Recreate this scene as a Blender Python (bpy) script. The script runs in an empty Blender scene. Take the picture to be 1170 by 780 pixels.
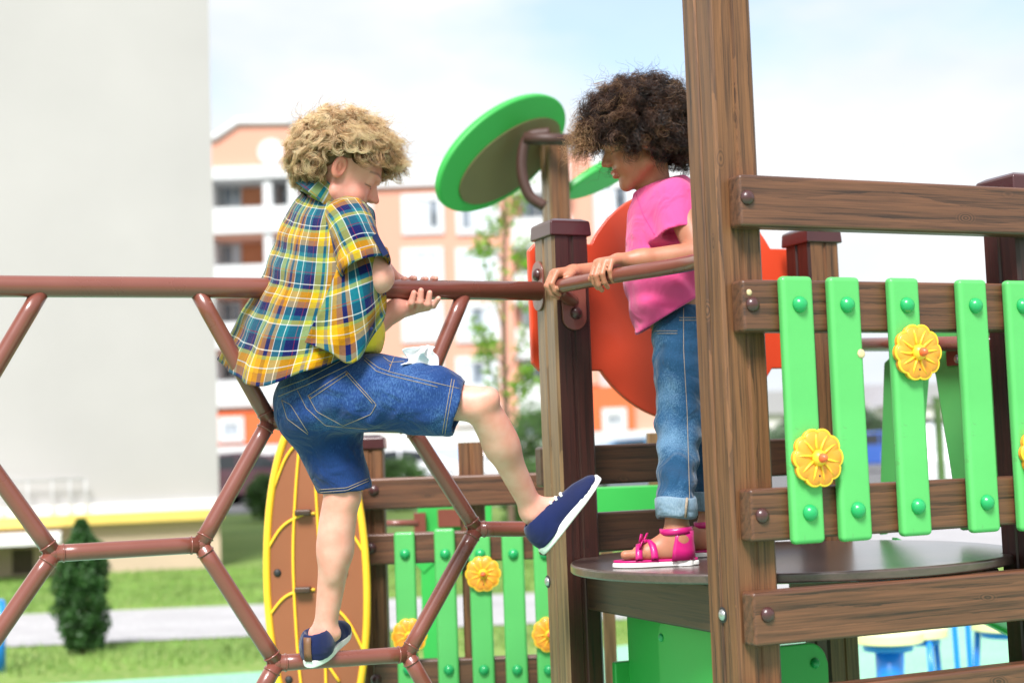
import bpy, math, random
import numpy as np
from mathutils import Matrix, Vector
from mathutils.bvhtree import BVHTree

random.seed(7)
RNG = np.random.default_rng(11)
SC = bpy.context.scene
COL = SC.collection
R = math.radians

# ------------------------------------------------------------------ camera
F_PX, CX, CY, HC = 1700.0, 585.0, 390.0, 1.2
PITCH, ROLL = math.atan(126 / 1700.0), 0.0358
_F = np.array([0, math.cos(PITCH), math.sin(PITCH)])
_r0 = np.array([1.0, 0, 0]); _u0 = np.array([0, -math.sin(PITCH), math.cos(PITCH)])
_U = math.cos(ROLL) * _u0 + math.sin(ROLL) * _r0
_R = math.cos(ROLL) * _r0 - math.sin(ROLL) * _u0
CAMPOS = np.array([0, 0, HC])
cam = bpy.data.cameras.new('camera'); cam_o = bpy.data.objects.new('camera', cam); COL.objects.link(cam_o)
cam.sensor_width = 36; cam.sensor_fit = 'HORIZONTAL'; cam.lens = 36 * F_PX / 1170
cam.clip_start = 0.05; cam.clip_end = 3000
cam.dof.use_dof = True; cam.dof.focus_distance = 3.02; cam.dof.aperture_fstop = 3.0
_M = np.eye(4); _M[:3, 0] = _R; _M[:3, 1] = _U; _M[:3, 2] = -_F; _M[:3, 3] = CAMPOS
cam_o.matrix_world = Matrix(_M.tolist())
SC.camera = cam_o

# ------------------------------------------------------------------ light
SUN_EL, SUN_AZ = R(50), R(192)            # azimuth from +Y clockwise: high, behind the camera
sun = bpy.data.lights.new('sun', 'SUN'); sun_o = bpy.data.objects.new('sun', sun); COL.objects.link(sun_o)
sun.energy = 2.9; sun.angle = R(20); sun.color = (1.0, 0.975, 0.955)
_sd = Vector((math.sin(SUN_AZ) * math.cos(SUN_EL), math.cos(SUN_AZ) * math.cos(SUN_EL), math.sin(SUN_EL)))
sun_o.rotation_euler = _sd.to_track_quat('Z', 'Y').to_euler()
world = bpy.data.worlds.new('World'); SC.world = world; world.use_nodes = True
wn = world.node_tree; wn.nodes.clear()
def wnode(t, **k):
    n = wn.nodes.new(t)
    for a, b in k.items(): setattr(n, a, b)
    return n
w_out = wnode('ShaderNodeOutputWorld'); w_bg = wnode('ShaderNodeBackground'); w_bg2 = wnode('ShaderNodeBackground')
w_sky = wnode('ShaderNodeTexSky', sky_type='NISHITA', sun_disc=False, sun_elevation=SUN_EL, sun_rotation=SUN_AZ)
w_bg.inputs[1].default_value = 0.115
w_tc = wnode('ShaderNodeTexCoord'); w_map = wnode('ShaderNodeMapping'); w_map.inputs['Scale'].default_value = (1.0, 1.0, 2.4)
w_map.inputs['Location'].default_value = (3.3, 8.2, 3.79)
w_n = wnode('ShaderNodeTexNoise'); w_n.inputs['Scale'].default_value = 2.6; w_n.inputs['Detail'].default_value = 7; w_n.inputs['Roughness'].default_value = 0.52
w_r = wnode('ShaderNodeValToRGB'); w_r.color_ramp.elements[0].position = 0.33; w_r.color_ramp.elements[0].color = (0.3, 0.3, 0.3, 1); w_r.color_ramp.elements[1].position = 0.48
w_n2 = wnode('ShaderNodeTexNoise'); w_n2.inputs['Scale'].default_value = 4.0; w_n2.inputs['Detail'].default_value = 5
w_r2 = wnode('ShaderNodeValToRGB')
w_r2.color_ramp.elements[0].position = 0.35; w_r2.color_ramp.elements[0].color = (0.80, 0.87, 0.95, 1)
w_r2.color_ramp.elements[1].position = 0.6; w_r2.color_ramp.elements[1].color = (1.0, 1.0, 1.0, 1)
w_mix = wnode('ShaderNodeMixShader'); w_bg2.inputs[1].default_value = 0.47
L = wn.links.new
L(w_tc.outputs['Generated'], w_map.inputs[0]); L(w_map.outputs[0], w_n.inputs[0]); L(w_map.outputs[0], w_n2.inputs[0])
L(w_n.outputs[0], w_r.inputs[0]); L(w_n2.outputs[0], w_r2.inputs[0]); L(w_r2.outputs[0], w_bg2.inputs[0])
L(w_sky.outputs[0], w_bg.inputs[0]); L(w_r.outputs[0], w_mix.inputs[0]); L(w_bg.outputs[0], w_mix.inputs[1]); L(w_bg2.outputs[0], w_mix.inputs[2])
L(w_mix.outputs[0], w_out.inputs[0])
vs = SC.view_settings; vs.view_transform = 'Standard'; vs.look = 'None'; vs.gamma = 1; vs.exposure = 1.22; vs.use_curve_mapping = False

# ------------------------------------------------------------------ pixel -> world helpers (photo pixels, 1170x780)
def ray(px, py):
    d = _R * ((px - CX) / F_PX) - _U * ((py - CY) / F_PX) + _F
    return d
def P(px, py, Y):
    d = ray(px, py); return CAMPOS + d * (Y / d[1])
def PZ(px, py, z):
    d = ray(px, py); return CAMPOS + d * ((z - HC) / d[2])
def on_plane(px, py, p0, n):
    d = ray(px, py); p0 = np.asarray(p0); return CAMPOS + d * (np.dot(p0 - CAMPOS, n) / np.dot(d, n))
def nrm(v):
    v = np.asarray(v, float); return v / np.linalg.norm(v)

# ------------------------------------------------------------------ object helpers
WM = {}
def put(o, parent=None, M=None):
    M = Matrix.Identity(4) if M is None else M
    WM[o.name] = M; COL.objects.link(o)
    if parent is not None:
        o.parent = parent; o.matrix_basis = WM[parent.name].inverted() @ M
    else:
        o.matrix_basis = M
def tag(o, label=None, cat=None, group=None, kind=None):
    if label: o['label'] = label
    if cat: o['category'] = cat
    if group: o['group'] = group
    if kind: o['kind'] = kind
    return o
def empty(name, loc, label, cat, group=None, rotz=0):
    o = bpy.data.objects.new(name, None); o.empty_display_size = 0.1
    put(o, None, Matrix.Translation(Vector(loc)) @ Matrix.Rotation(rotz, 4, 'Z'))
    return tag(o, label, cat, group)
class MB:
    """collects verts / faces, several materials allowed"""
    def __init__(s): s.v = []; s.f = []; s.m = []; s.n = 0; s.sm = []
    def add(s, V, F, m=0, smooth=True):
        V = np.asarray(V, float).reshape(-1, 3)
        s.v.append(V); s.f += [tuple(int(i) + s.n for i in f) for f in F]; s.m += [m] * len(F); s.sm += [smooth] * len(F); s.n += len(V); return s
    def box(s, c, size, ax=None, m=0):
        c = np.asarray(c, float); h = np.asarray(size, float) / 2
        A = np.eye(3) if ax is None else np.asarray(ax, float)
        V = [c + A[0] * h[0] * i + A[1] * h[1] * j + A[2] * h[2] * k for i in (-1, 1) for j in (-1, 1) for k in (-1, 1)]
        F = [(0, 1, 3, 2), (4, 6, 7, 5), (0, 4, 5, 1), (2, 3, 7, 6), (0, 2, 6, 4), (1, 5, 7, 3)]
        return s.add(V, F, m, False)
    def tube(s, pts, r, n=12, m=0, cap=True):
        pts = np.asarray(pts, float); k = len(pts); rr = np.broadcast_to(np.asarray(r, float), (k,))
        T = np.gradient(pts, axis=0); T /= np.linalg.norm(T, axis=1)[:, None] + 1e-12
        a = np.array([0, 0, 1.0]) if abs(T[0][2]) < 0.9 else np.array([1.0, 0, 0])
        u = nrm(np.cross(T[0], a)); V = []
        for i in range(k):
            u = nrm(u - T[i] * np.dot(u, T[i])); w = np.cross(T[i], u)
            th = np.arange(n) * 2 * math.pi / n
            V.append(pts[i] + rr[i] * (np.cos(th)[:, None] * u + np.sin(th)[:, None] * w))
        F = [(i * n + j, i * n + (j + 1) % n, (i + 1) * n + (j + 1) % n, (i + 1) * n + j) for i in range(k - 1) for j in range(n)]
        if cap: F += [tuple(range(n))[::-1], tuple((k - 1) * n + j for j in range(n))]
        return s.add(np.concatenate(V), F, m, True)
    def dome(s, c, nor, r, h, m=0, n=16, k=5):
        nor = nrm(nor); a = np.array([0, 0, 1.0]) if abs(nor[2]) < 0.9 else np.array([1.0, 0, 0])
        u = nrm(np.cross(nor, a)); w = np.cross(nor, u); V = []
        for i in range(k):
            t = i / k * math.pi / 2
            for j in range(n):
                th = 2 * math.pi * j / n
                V.append(c + r * math.cos(t) * (math.cos(th) * u + math.sin(th) * w) + nor * h * math.sin(t))
        V.append(c + nor * h)
        F = [(i * n + j, i * n + (j + 1) % n, (i + 1) * n + (j + 1) % n, (i + 1) * n + j) for i in range(k - 1) for j in range(n)]
        F += [((k - 1) * n + j, (k - 1) * n + (j + 1) % n, k * n) for j in range(n)] + [tuple(range(n))[::-1]]
        return s.add(V, F, m, True)
    def prism(s, outline, o, ax, ay, az, t, m=0):
        """outline of (x,y) in plane (ax,ay) through o, extruded by t along az"""
        o, ax, ay, az = (np.asarray(q, float) for q in (o, ax, ay, az)); n = len(outline)
        A = [o + ax * x + ay * y for x, y in outline]; B = [p + az * t for p in A]
        F = [tuple(range(n))[::-1], tuple(range(n, 2 * n))] + [(j, (j + 1) % n, n + (j + 1) % n, n + j) for j in range(n)]
        return s.add(A + B, F, m, False)
    def build(s, name, mats, parent=None, M=None, bevel=0, seg=2, smooth=None, solid=0, sub=0):
        V = np.concatenate(s.v) if s.v else np.zeros((0, 3))
        me = bpy.data.meshes.new(name)
        if M is not None:
            Mi = np.array(M.inverted()); V = V @ Mi[:3, :3].T + Mi[:3, 3]
        elif parent is not None:
            M = WM[parent.name]; Mi = np.array(M.inverted()); V = V @ Mi[:3, :3].T + Mi[:3, 3]
        me.from_pydata(V.tolist(), [], s.f)
        mats = mats if isinstance(mats, (list, tuple)) else [mats]
        for q in mats: me.materials.append(q)
        me.polygons.foreach_set('material_index', s.m)
        me.polygons.foreach_set('use_smooth', s.sm if smooth is None else [smooth] * len(s.f))
        o = bpy.data.objects.new(name, me); put(o, parent, M)
        if solid:
            q = o.modifiers.new('t', 'SOLIDIFY'); q.thickness = solid; q.offset = 0
        if sub:
            q = o.modifiers.new('s', 'SUBSURF'); q.levels = sub; q.render_levels = sub
        if bevel:
            q = o.modifiers.new('b', 'BEVEL'); q.width = bevel; q.segments = seg; q.limit_method = 'ANGLE'; q.angle_limit = R(40); q.harden_normals = True
            me.polygons.foreach_set('use_smooth', [True] * len(s.f))
        return o
def frame_m(o, x, y, z):
    M = np.eye(4); M[:3, 0] = x; M[:3, 1] = y; M[:3, 2] = z; M[:3, 3] = o
    return Matrix(M.tolist())

# ------------------------------------------------------------------ materials
def mat(name):
    m = bpy.data.materials.new(name); m.use_nodes = True
    nt = m.node_tree; b = nt.nodes['Principled BSDF']
    return m, nt, b
def N(nt, t, **k):
    n = nt.nodes.new(t)
    for a, b in k.items():
        if a.startswith('i_'): n.inputs[int(a[2:])].default_value = b
        else: setattr(n, a, b)
    return n
def ramp(nt, stops, interp='LINEAR'):
    n = nt.nodes.new('ShaderNodeValToRGB'); e = n.color_ramp.elements; n.color_ramp.interpolation = interp
    while len(e) < len(stops): e.new(0.5)
    for q, (p, c) in zip(e, stops): q.position = p; q.color = (*c, 1) if len(c) == 3 else c
    return n
def plain(name, c, rough=0.5, var=0.12, scale=6.0, metal=0, bump=0.0, coat=0.0, sss=0.0, spec=0.5, bscale=80, wear=None):
    """a colour that wanders a little, with optional fine bump"""
    m, nt, b = mat(name); l = nt.links.new
    tc = N(nt, 'ShaderNodeTexCoord'); n = N(nt, 'ShaderNodeTexNoise'); n.inputs['Scale'].default_value = scale; n.inputs['Detail'].default_value = 6
    l(tc.outputs['Object'], n.inputs[0])
    c = np.array(c[:3]); r = ramp(nt, [(0.3, tuple(np.clip(c * (1 - var), 0, 1))), (0.7, tuple(np.clip(c * (1 + var), 0, 1)))])
    l(n.outputs[0], r.inputs[0]); l(r.outputs[0], b.inputs['Base Color'])
    rr = ramp(nt, [(0.3, (rough * 0.85,) * 3), (0.7, (min(1, rough * 1.15),) * 3)]); l(n.outputs[0], rr.inputs[0]); l(rr.outputs[0], b.inputs['Roughness'])
    b.inputs['Metallic'].default_value = metal; b.inputs['Coat Weight'].default_value = coat; b.inputs['Specular IOR Level'].default_value = spec
    if sss: b.inputs['Subsurface Weight'].default_value = sss; b.inputs['Subsurface Radius'].default_value = (0.012, 0.005, 0.003); b.inputs['Subsurface Scale'].default_value = 1
    if wear is not None:
        nb_ = N(nt, 'ShaderNodeTexNoise'); nb_.inputs['Scale'].default_value = 7; nb_.inputs['Detail'].default_value = 3; l(tc.outputs['Object'], nb_.inputs[0])
        ns = N(nt, 'ShaderNodeTexNoise'); ns.inputs['Scale'].default_value = 95; ns.inputs['Detail'].default_value = 6; ns.inputs['Distortion'].default_value = 1.5; l(tc.outputs['Object'], ns.inputs[0])
        mu = N(nt, 'ShaderNodeMath', operation='MULTIPLY'); l(nb_.outputs[0], mu.inputs[0]); l(ns.outputs[0], mu.inputs[1])
        wr = ramp(nt, [(wear[1], (0, 0, 0)), (wear[1] + 0.05, (wear[2],) * 3)]); l(mu.outputs[0], wr.inputs[0])
        mxw = N(nt, 'ShaderNodeMix', data_type='RGBA'); l(wr.outputs[0], mxw.inputs[0]); l(r.outputs[0], mxw.inputs[6]); mxw.inputs[7].default_value = (*wear[0], 1); l(mxw.outputs[2], b.inputs['Base Color'])
    if bump:
        n2 = N(nt, 'ShaderNodeTexNoise'); n2.inputs['Scale'].default_value = bscale; n2.inputs['Detail'].default_value = 4; l(tc.outputs['Object'], n2.inputs[0])
        bp = N(nt, 'ShaderNodeBump'); bp.inputs['Strength'].default_value = bump; bp.inputs['Distance'].default_value = 0.002
        l(n2.outputs[0], bp.inputs['Height']); l(bp.outputs[0], b.inputs['Normal'])
    return m
def wood(name, dark, lite, coat=0.25, rough=0.45, axis=0, rs=16.0, crough=0.3):
    """flat-sawn timber: growth rings round the board's long local axis, fine fibres, varnish"""
    m, nt, b = mat(name); l = nt.links.new
    tc = N(nt, 'ShaderNodeTexCoord'); oi = N(nt, 'ShaderNodeObjectInfo')
    mp = N(nt, 'ShaderNodeMapping'); sc = [1.0, 1.0, 1.0]
    cmb = N(nt, 'ShaderNodeCombineXYZ'); mm = N(nt, 'ShaderNodeMath', operation='MULTIPLY_ADD'); mm.inputs[1].default_value = 0.12; mm.inputs[2].default_value = 0.03
    l(oi.outputs['Random'], mm.inputs[0])
    m2 = N(nt, 'ShaderNodeMath', operation='MULTIPLY'); m2.inputs[1].default_value = 37.0; l(oi.outputs['Random'], m2.inputs[0])
    ids = ['X', 'Y', 'Z']
    for i, k in enumerate(ids): l((m2 if i == axis else mm).outputs[0], cmb.inputs[k])
    l(tc.outputs['Object'], mp.inputs[0]); l(cmb.outputs[0], mp.inputs['Location'])
    # slow wander of the rings along the grain
    mpl = N(nt, 'ShaderNodeMapping'); s1 = [14.0] * 3; s1[axis] = 2.2; mpl.inputs['Scale'].default_value = s1; l(mp.outputs[0], mpl.inputs[0])
    nl = N(nt, 'ShaderNodeTexNoise'); nl.inputs['Scale'].default_value = 1.0; nl.inputs['Detail'].default_value = 2; l(mpl.outputs[0], nl.inputs[0])
    vm = N(nt, 'ShaderNodeVectorMath', operation='MULTIPLY_ADD'); vm.inputs[1].default_value = (0.05, 0.05, 0.05)
    l(nl.outputs[1], vm.inputs[0]); l(mp.outputs[0], vm.inputs[2])
    wv = N(nt, 'ShaderNodeTexWave', wave_type='RINGS', rings_direction=ids[axis], wave_profile='SAW')
    wv.inputs['Scale'].default_value = rs; wv.inputs['Distortion'].default_value = 0.6; wv.inputs['Detail'].default_value = 2; wv.inputs['Detail Scale'].default_value = 3
    l(vm.outputs[0], wv.inputs[0])
    mpf = N(nt, 'ShaderNodeMapping'); s2 = [420.0] * 3; s2[axis] = 9.0; mpf.inputs['Scale'].default_value = s2; l(mp.outputs[0], mpf.inputs[0])
    nf = N(nt, 'ShaderNodeTexNoise'); nf.inputs['Scale'].default_value = 1.0; nf.inputs['Detail'].default_value = 3; l(mpf.outputs[0], nf.inputs[0])
    mpg = N(nt, 'ShaderNodeMapping'); s3 = [120.0] * 3; s3[axis] = 3.0; mpg.inputs['Scale'].default_value = s3; l(mp.outputs[0], mpg.inputs[0])
    ng = N(nt, 'ShaderNodeTexNoise'); ng.inputs['Scale'].default_value = 1.0; ng.inputs['Detail'].default_value = 4; l(mpg.outputs[0], ng.inputs[0])
    a1 = N(nt, 'ShaderNodeMath', operation='MULTIPLY'); a1.inputs[1].default_value = 0.15; l(wv.outputs[1], a1.inputs[0])
    a2 = N(nt, 'ShaderNodeMath', operation='MULTIPLY_ADD'); a2.inputs[1].default_value = 0.50; l(nf.outputs[0], a2.inputs[0]); l(a1.outputs[0], a2.inputs[2])
    a3 = N(nt, 'ShaderNodeMath', operation='MULTIPLY_ADD'); a3.inputs[1].default_value = 0.52; l(ng.outputs[0], a3.inputs[0]); l(a2.outputs[0], a3.inputs[2])
    dk, lt = np.array(dark), np.array(lite)
    r = ramp(nt, [(0.40, tuple(dk)), (0.58, tuple(dk * 0.45 + lt * 0.55)), (0.80, tuple(lt))]); l(a3.outputs[0], r.inputs[0])
    # a few knots with their own rings
    mpk = N(nt, 'ShaderNodeMapping'); s4 = [12.0] * 3; s4[axis] = 6.0; mpk.inputs['Scale'].default_value = s4; l(vm.outputs[0], mpk.inputs[0])
    vk = N(nt, 'ShaderNodeTexVoronoi'); vk.inputs['Scale'].default_value = 1.0; l(mpk.outputs[0], vk.inputs['Vector'])
    km = N(nt, 'ShaderNodeMapRange'); km.inputs[1].default_value = 0.17; km.inputs[2].default_value = 0.08; km.inputs[3].default_value = 0.0; km.inputs[4].default_value = 1.0; l(vk.outputs['Distance'], km.inputs[0])
    ks = N(nt, 'ShaderNodeMath', operation='SINE'); kq = N(nt, 'ShaderNodeMath', operation='MULTIPLY'); kq.inputs[1].default_value = 150.0; l(vk.outputs['Distance'], kq.inputs[0]); l(kq.outputs[0], ks.inputs[0])
    kr = ramp(nt, [(0.0, tuple(dk * 0.8)), (1.0, tuple(lt * 0.9))]); kh = N(nt, 'ShaderNodeMath', operation='MULTIPLY_ADD'); kh.inputs[1].default_value = 0.35; kh.inputs[2].default_value = 0.45; l(ks.outputs[0], kh.inputs[0]); l(kh.outputs[0], kr.inputs[0])
    mk = N(nt, 'ShaderNodeMix', data_type='RGBA'); l(km.outputs[0], mk.inputs[0]); l(r.outputs[0], mk.inputs[6]); l(kr.outputs[0], mk.inputs[7])
    l(mk.outputs[2], b.inputs['Base Color']); b.inputs['Roughness'].default_value = rough
    b.inputs['Coat Weight'].default_value = coat; b.inputs['Coat Roughness'].default_value = crough
    bp = N(nt, 'ShaderNodeBump'); bp.inputs['Strength'].default_value = 0.35; bp.inputs['Distance'].default_value = 0.0012
    l(a3.outputs[0], bp.inputs['Height']); l(bp.outputs[0], b.inputs['Normal'])
    return m
M = {}
M['wood'] = wood('stained_timber', (0.024, 0.0080, 0.0036), (0.165, 0.062, 0.029))
M['post'] = wood('stained_post_timber', (0.034, 0.0120, 0.0040), (0.215, 0.088, 0.033), coat=0.1, rough=0.55, axis=2)
M['dpost'] = wood('dark_stain_and_shade_timber', (0.010, 0.0026, 0.0018), (0.048, 0.011, 0.0075), axis=2, coat=0.15)  # dark timber, also gives the middle post's right face its painted shade
M['opost'] = wood('olive_stain_and_light_timber', (0.065, 0.036, 0.015), (0.24, 0.14, 0.064), axis=2)  # olive timber, also gives the middle post's left face its painted light
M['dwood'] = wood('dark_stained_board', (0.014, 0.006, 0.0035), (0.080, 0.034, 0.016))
M['plate'] = wood('platform_board', (0.050, 0.032, 0.026), (0.085, 0.055, 0.045), coat=1.0, rough=0.35, crough=0.24)
M['bracket'] = plain('dark_brown_bracket', (0.055, 0.020, 0.014), 0.6, 0.1)
M['cap'] = plain('maroon_plastic', (0.055, 0.012, 0.014), 0.35, 0.1, coat=0.2)
M['bolt'] = plain('maroon_bolt_plastic', (0.06, 0.018, 0.018), 0.32, 0.1, coat=0.3)
M['green'] = plain('light_green_plastic', (0.090, 0.43, 0.110), 0.42, 0.07, 5, bump=0.14, bscale=60, coat=0.1, wear=((0.10, 0.22, 0.08), 0.385, 0.35))
M['gbolt'] = plain('deep_green_plastic', (0.012, 0.33, 0.095), 0.3, 0.08, coat=0.3)
M['green2'] = plain('mid_green_plastic', (0.035, 0.38, 0.065), 0.4, 0.06, 3, bump=0.08, coat=0.1)
M['flower'] = plain('orange_plastic', (0.86, 0.30, 0.025), 0.4, 0.06, 20, bump=0.15, coat=0.2)
M['yellow'] = plain('yellow_plastic', (0.92, 0.52, 0.03), 0.4, 0.05)
M['redtip'] = plain('coral_plastic', (0.85, 0.13, 0.04), 0.35, 0.05)
M['red'] = plain('red_orange_panel', (0.72, 0.065, 0.022), 0.4, 0.05, 2, coat=0.1)
M['metal'] = plain('brown_powder_coat', (0.180, 0.052, 0.036), 0.30, 0.06, 9, bump=0.03, coat=0.35, bscale=150, wear=((0.34, 0.22, 0.17), 0.40, 0.35))
M['steel'] = plain('zinc_steel', (0.55, 0.56, 0.56), 0.35, 0.15, 60, metal=0.9)
M['black'] = plain('dark_rubber', (0.02, 0.02, 0.022), 0.6)
M['brownboard'] = plain('brown_plastic_board', (0.26, 0.085, 0.035), 0.45, 0.07, 3, bump=0.06)
M['yellow2'] = plain('pale_wood_knot', (0.6, 0.45, 0.25), 0.7, 0.2, 200)
M['white'] = plain('white_paint', (0.8, 0.8, 0.79), 0.6, 0.04)
M['blue'] = plain('blue_paint', (0.01, 0.22, 0.72), 0.35, 0.05, coat=0.2)
M['cream'] = plain('cream_board', (0.85, 0.78, 0.38), 0.5, 0.05)
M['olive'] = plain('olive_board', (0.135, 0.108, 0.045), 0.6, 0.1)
M['leafgreen'] = plain('leaf_green_panel', (0.030, 0.34, 0.055), 0.45, 0.06, 3)
# ------------------------------------------------------------------ plan of the play tower (metres, from the camera calibration)
_d = ray(4520, 375); U = nrm([_d[0], _d[1], 0]); V = np.array([-U[1], U[0], 0]); Z = np.array([0, 0, 1.0])
C1 = P(835, 540, 2.68); C1[2] = 0
def T(a, b, z): return C1 + U * a + V * b + Z * z                     # along planks, into the tower, up
def ab(p):
    q = np.asarray(p) - C1; return float(np.dot(q, U)), float(np.dot(q, V))
def on_b(px, py, b): return on_plane(px, py, T(0, b, 0), V)            # hit the vertical plane at depth b
def on_a(px, py, a): return on_plane(px, py, T(a, 0, 0), U)
A2 = ab(on_b(1158, 205, 0))[0]
B3 = ab(on_a(632, 300, 0))[1]
A4 = ab(on_b(924, 276, B3))[0]
PW, PD = 0.088, 0.105
ZPLAT = HC - 0.254

# ------------------------------------------------------------------ play tower
tower = empty('play_tower', T(0.39, 0.4, 0), 'brown timber play tower with green pickets and orange flowers that the girl stands on', 'play tower')
def chamfer_rect(w, d, g=0.004, c=0.006):
    """post section with a shallow groove in every face, starting front-left, counter-clockwise seen from above"""
    o = []
    def face(p, q, inw):
        p = np.array(p); q = np.array(q); t = (q - p) / np.linalg.norm(q - p); m = (p + q) / 2; i = np.array(inw)
        return [p + t * c, m - t * 0.006, m - t * 0.003 + i * g, m + t * 0.003 + i * g, m + t * 0.006, q - t * c]
    o += face((0, 0), (w, 0), (0, 1)); o += face((w, 0), (w, d), (-1, 0)); o += face((w, d), (0, d), (0, -1)); o += face((0, d), (0, 0), (1, 0))
    return [tuple(p) for p in o]
def post(name, base, w, d, h, mats, parent, cap=None, ux=U, uy=V):
    o = chamfer_rect(w, d); n = len(o); m = MB()
    A = [base + ux * x + uy * y for x, y in o]; B = [p + Z * h for p in A]
    m.add(A + B, [tuple(range(n))[::-1], tuple(range(n, 2 * n))], 0, False)
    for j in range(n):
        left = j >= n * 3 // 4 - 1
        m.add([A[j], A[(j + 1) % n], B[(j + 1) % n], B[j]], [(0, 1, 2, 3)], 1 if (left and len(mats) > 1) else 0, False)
    po = m.build(name, mats, parent, frame_m(base, ux, uy, Z))
    if cap is not None:
        c = MB(); e = 0.007; cc = base + ux * w / 2 + uy * d / 2
        lo = [cc + ux * sx * (w / 2 + e) + uy * sy * (d / 2 + e) + Z * (h - 0.028) for sx, sy in ((-1, -1), (1, -1), (1, 1), (-1, 1))]
        hi = [p + Z * 0.033 - (ux * sx + uy * sy) * 0.002 for p, (sx, sy) in zip(lo, ((-1, -1), (1, -1), (1, 1), (-1, 1)))]
        tp = [p + Z * 0.008 - (ux * sx + uy * sy) * 0.016 for p, (sx, sy) in zip(hi, ((-1, -1), (1, -1), (1, 1), (-1, 1)))]
        c.add(lo + hi + tp, [(3, 2, 1, 0), (8, 9, 10, 11)] + [(i + k * 4, (i + 1) % 4 + k * 4, (i + 1) % 4 + 4 + k * 4, i + 4 + k * 4) for k in (0, 1) for i in range(4)], 0, False)
        c.build('cap', cap, po, bevel=0.004)
    return po
POSTH = 1.712
p1 = post('post', T(0, 0, 0), 0.09, 0.102, 2.75, [M['post']], tower)
p2 = post('post', T(A2, 0, 0), 0.09, 0.102, POSTH, [M['dpost'], M['dpost']], tower, M['cap'])
p3 = post('post', T(0, B3, 0), 0.09, 0.102, POSTH, [M['dpost'], M['opost']], tower, M['cap'])  # right face coloured dark as in shade, left face paler as if lit
p4 = post('post', T(A2, B3, 0), 0.09, 0.102, POSTH, [M['post'], M['dpost']], tower, M['cap'])
def plank(name, o, length, z0, z1, t, ax, ay, m, parent, bev=0.0065):
    """board from o along ax, thickness t along ay"""
    b = MB().box(o + ax * length / 2 + ay * t / 2 + Z * ((z0 + z1) / 2 - o[2]), (length, t, z1 - z0), (ax, ay, Z))
    return b.build(name, m, parent, frame_m(np.array([o[0], o[1], (z0 + z1) / 2]), ax, ay, Z), bevel=bev, seg=3)
def bolt(p, n, parent, m='bolt', r=0.0142, h=0.011):
    b = MB().dome(np.asarray(p) - nrm(n) * 0.001, n, r, h); return b.build('bolt_cap', M[m], parent)
FRONT = -0.042
fr_planks = []
for z0, z1, a0, bx, by in ((1.589, 1.684, 0.020, 854, 226), (1.399, 1.493, 0.016, 860, 348), (1.026, 1.119, 0.012, 871, 589), (0.843, 0.938, 0.008, 877, 702), (0.660, 0.762, -0.010, 883, 800)):
    k = plank('rail_plank', T(a0, FRONT, 0), 0.86, z0, z1, 0.0405, U, V, M['wood'], tower); fr_planks.append(k)
    bolt(on_b(bx, by, FRONT), -V, k)
plate = MB(); NP = 96; rp = 0.452
pc = T(0.39, 0.405, 0.940)
oc = [(0.480 * math.cos(2 * math.pi * i / NP), 0.440 * math.sin(2 * math.pi * i / NP)) for i in range(NP)]
# the round board is cut away where the posts pass it
def cut(x, y):
    for sx in (-1, 1):
        for sy in (-1, 1):
            if x * sx > 0.298 and y * sy > 0.300: return (sx * min(abs(x), 0.298), y) if abs(x) > 0.298 and abs(y) < 0.36 else (x, sy * 0.300)
    return x, y
plate.prism([cut(x, y) for x, y in oc], pc, U, V, Z, 0.020)
plate.build('platform', M['plate'], tower, frame_m(pc, U, V, Z), bevel=0.005, seg=3)
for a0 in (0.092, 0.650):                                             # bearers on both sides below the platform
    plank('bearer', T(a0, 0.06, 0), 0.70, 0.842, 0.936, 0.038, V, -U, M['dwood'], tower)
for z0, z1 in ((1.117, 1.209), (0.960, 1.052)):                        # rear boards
    plank('rail_plank', T(0.0, B3 + 0.104, 0), 0.80, z0, z1, 0.038, U, V, M['dwood'], tower)
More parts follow.
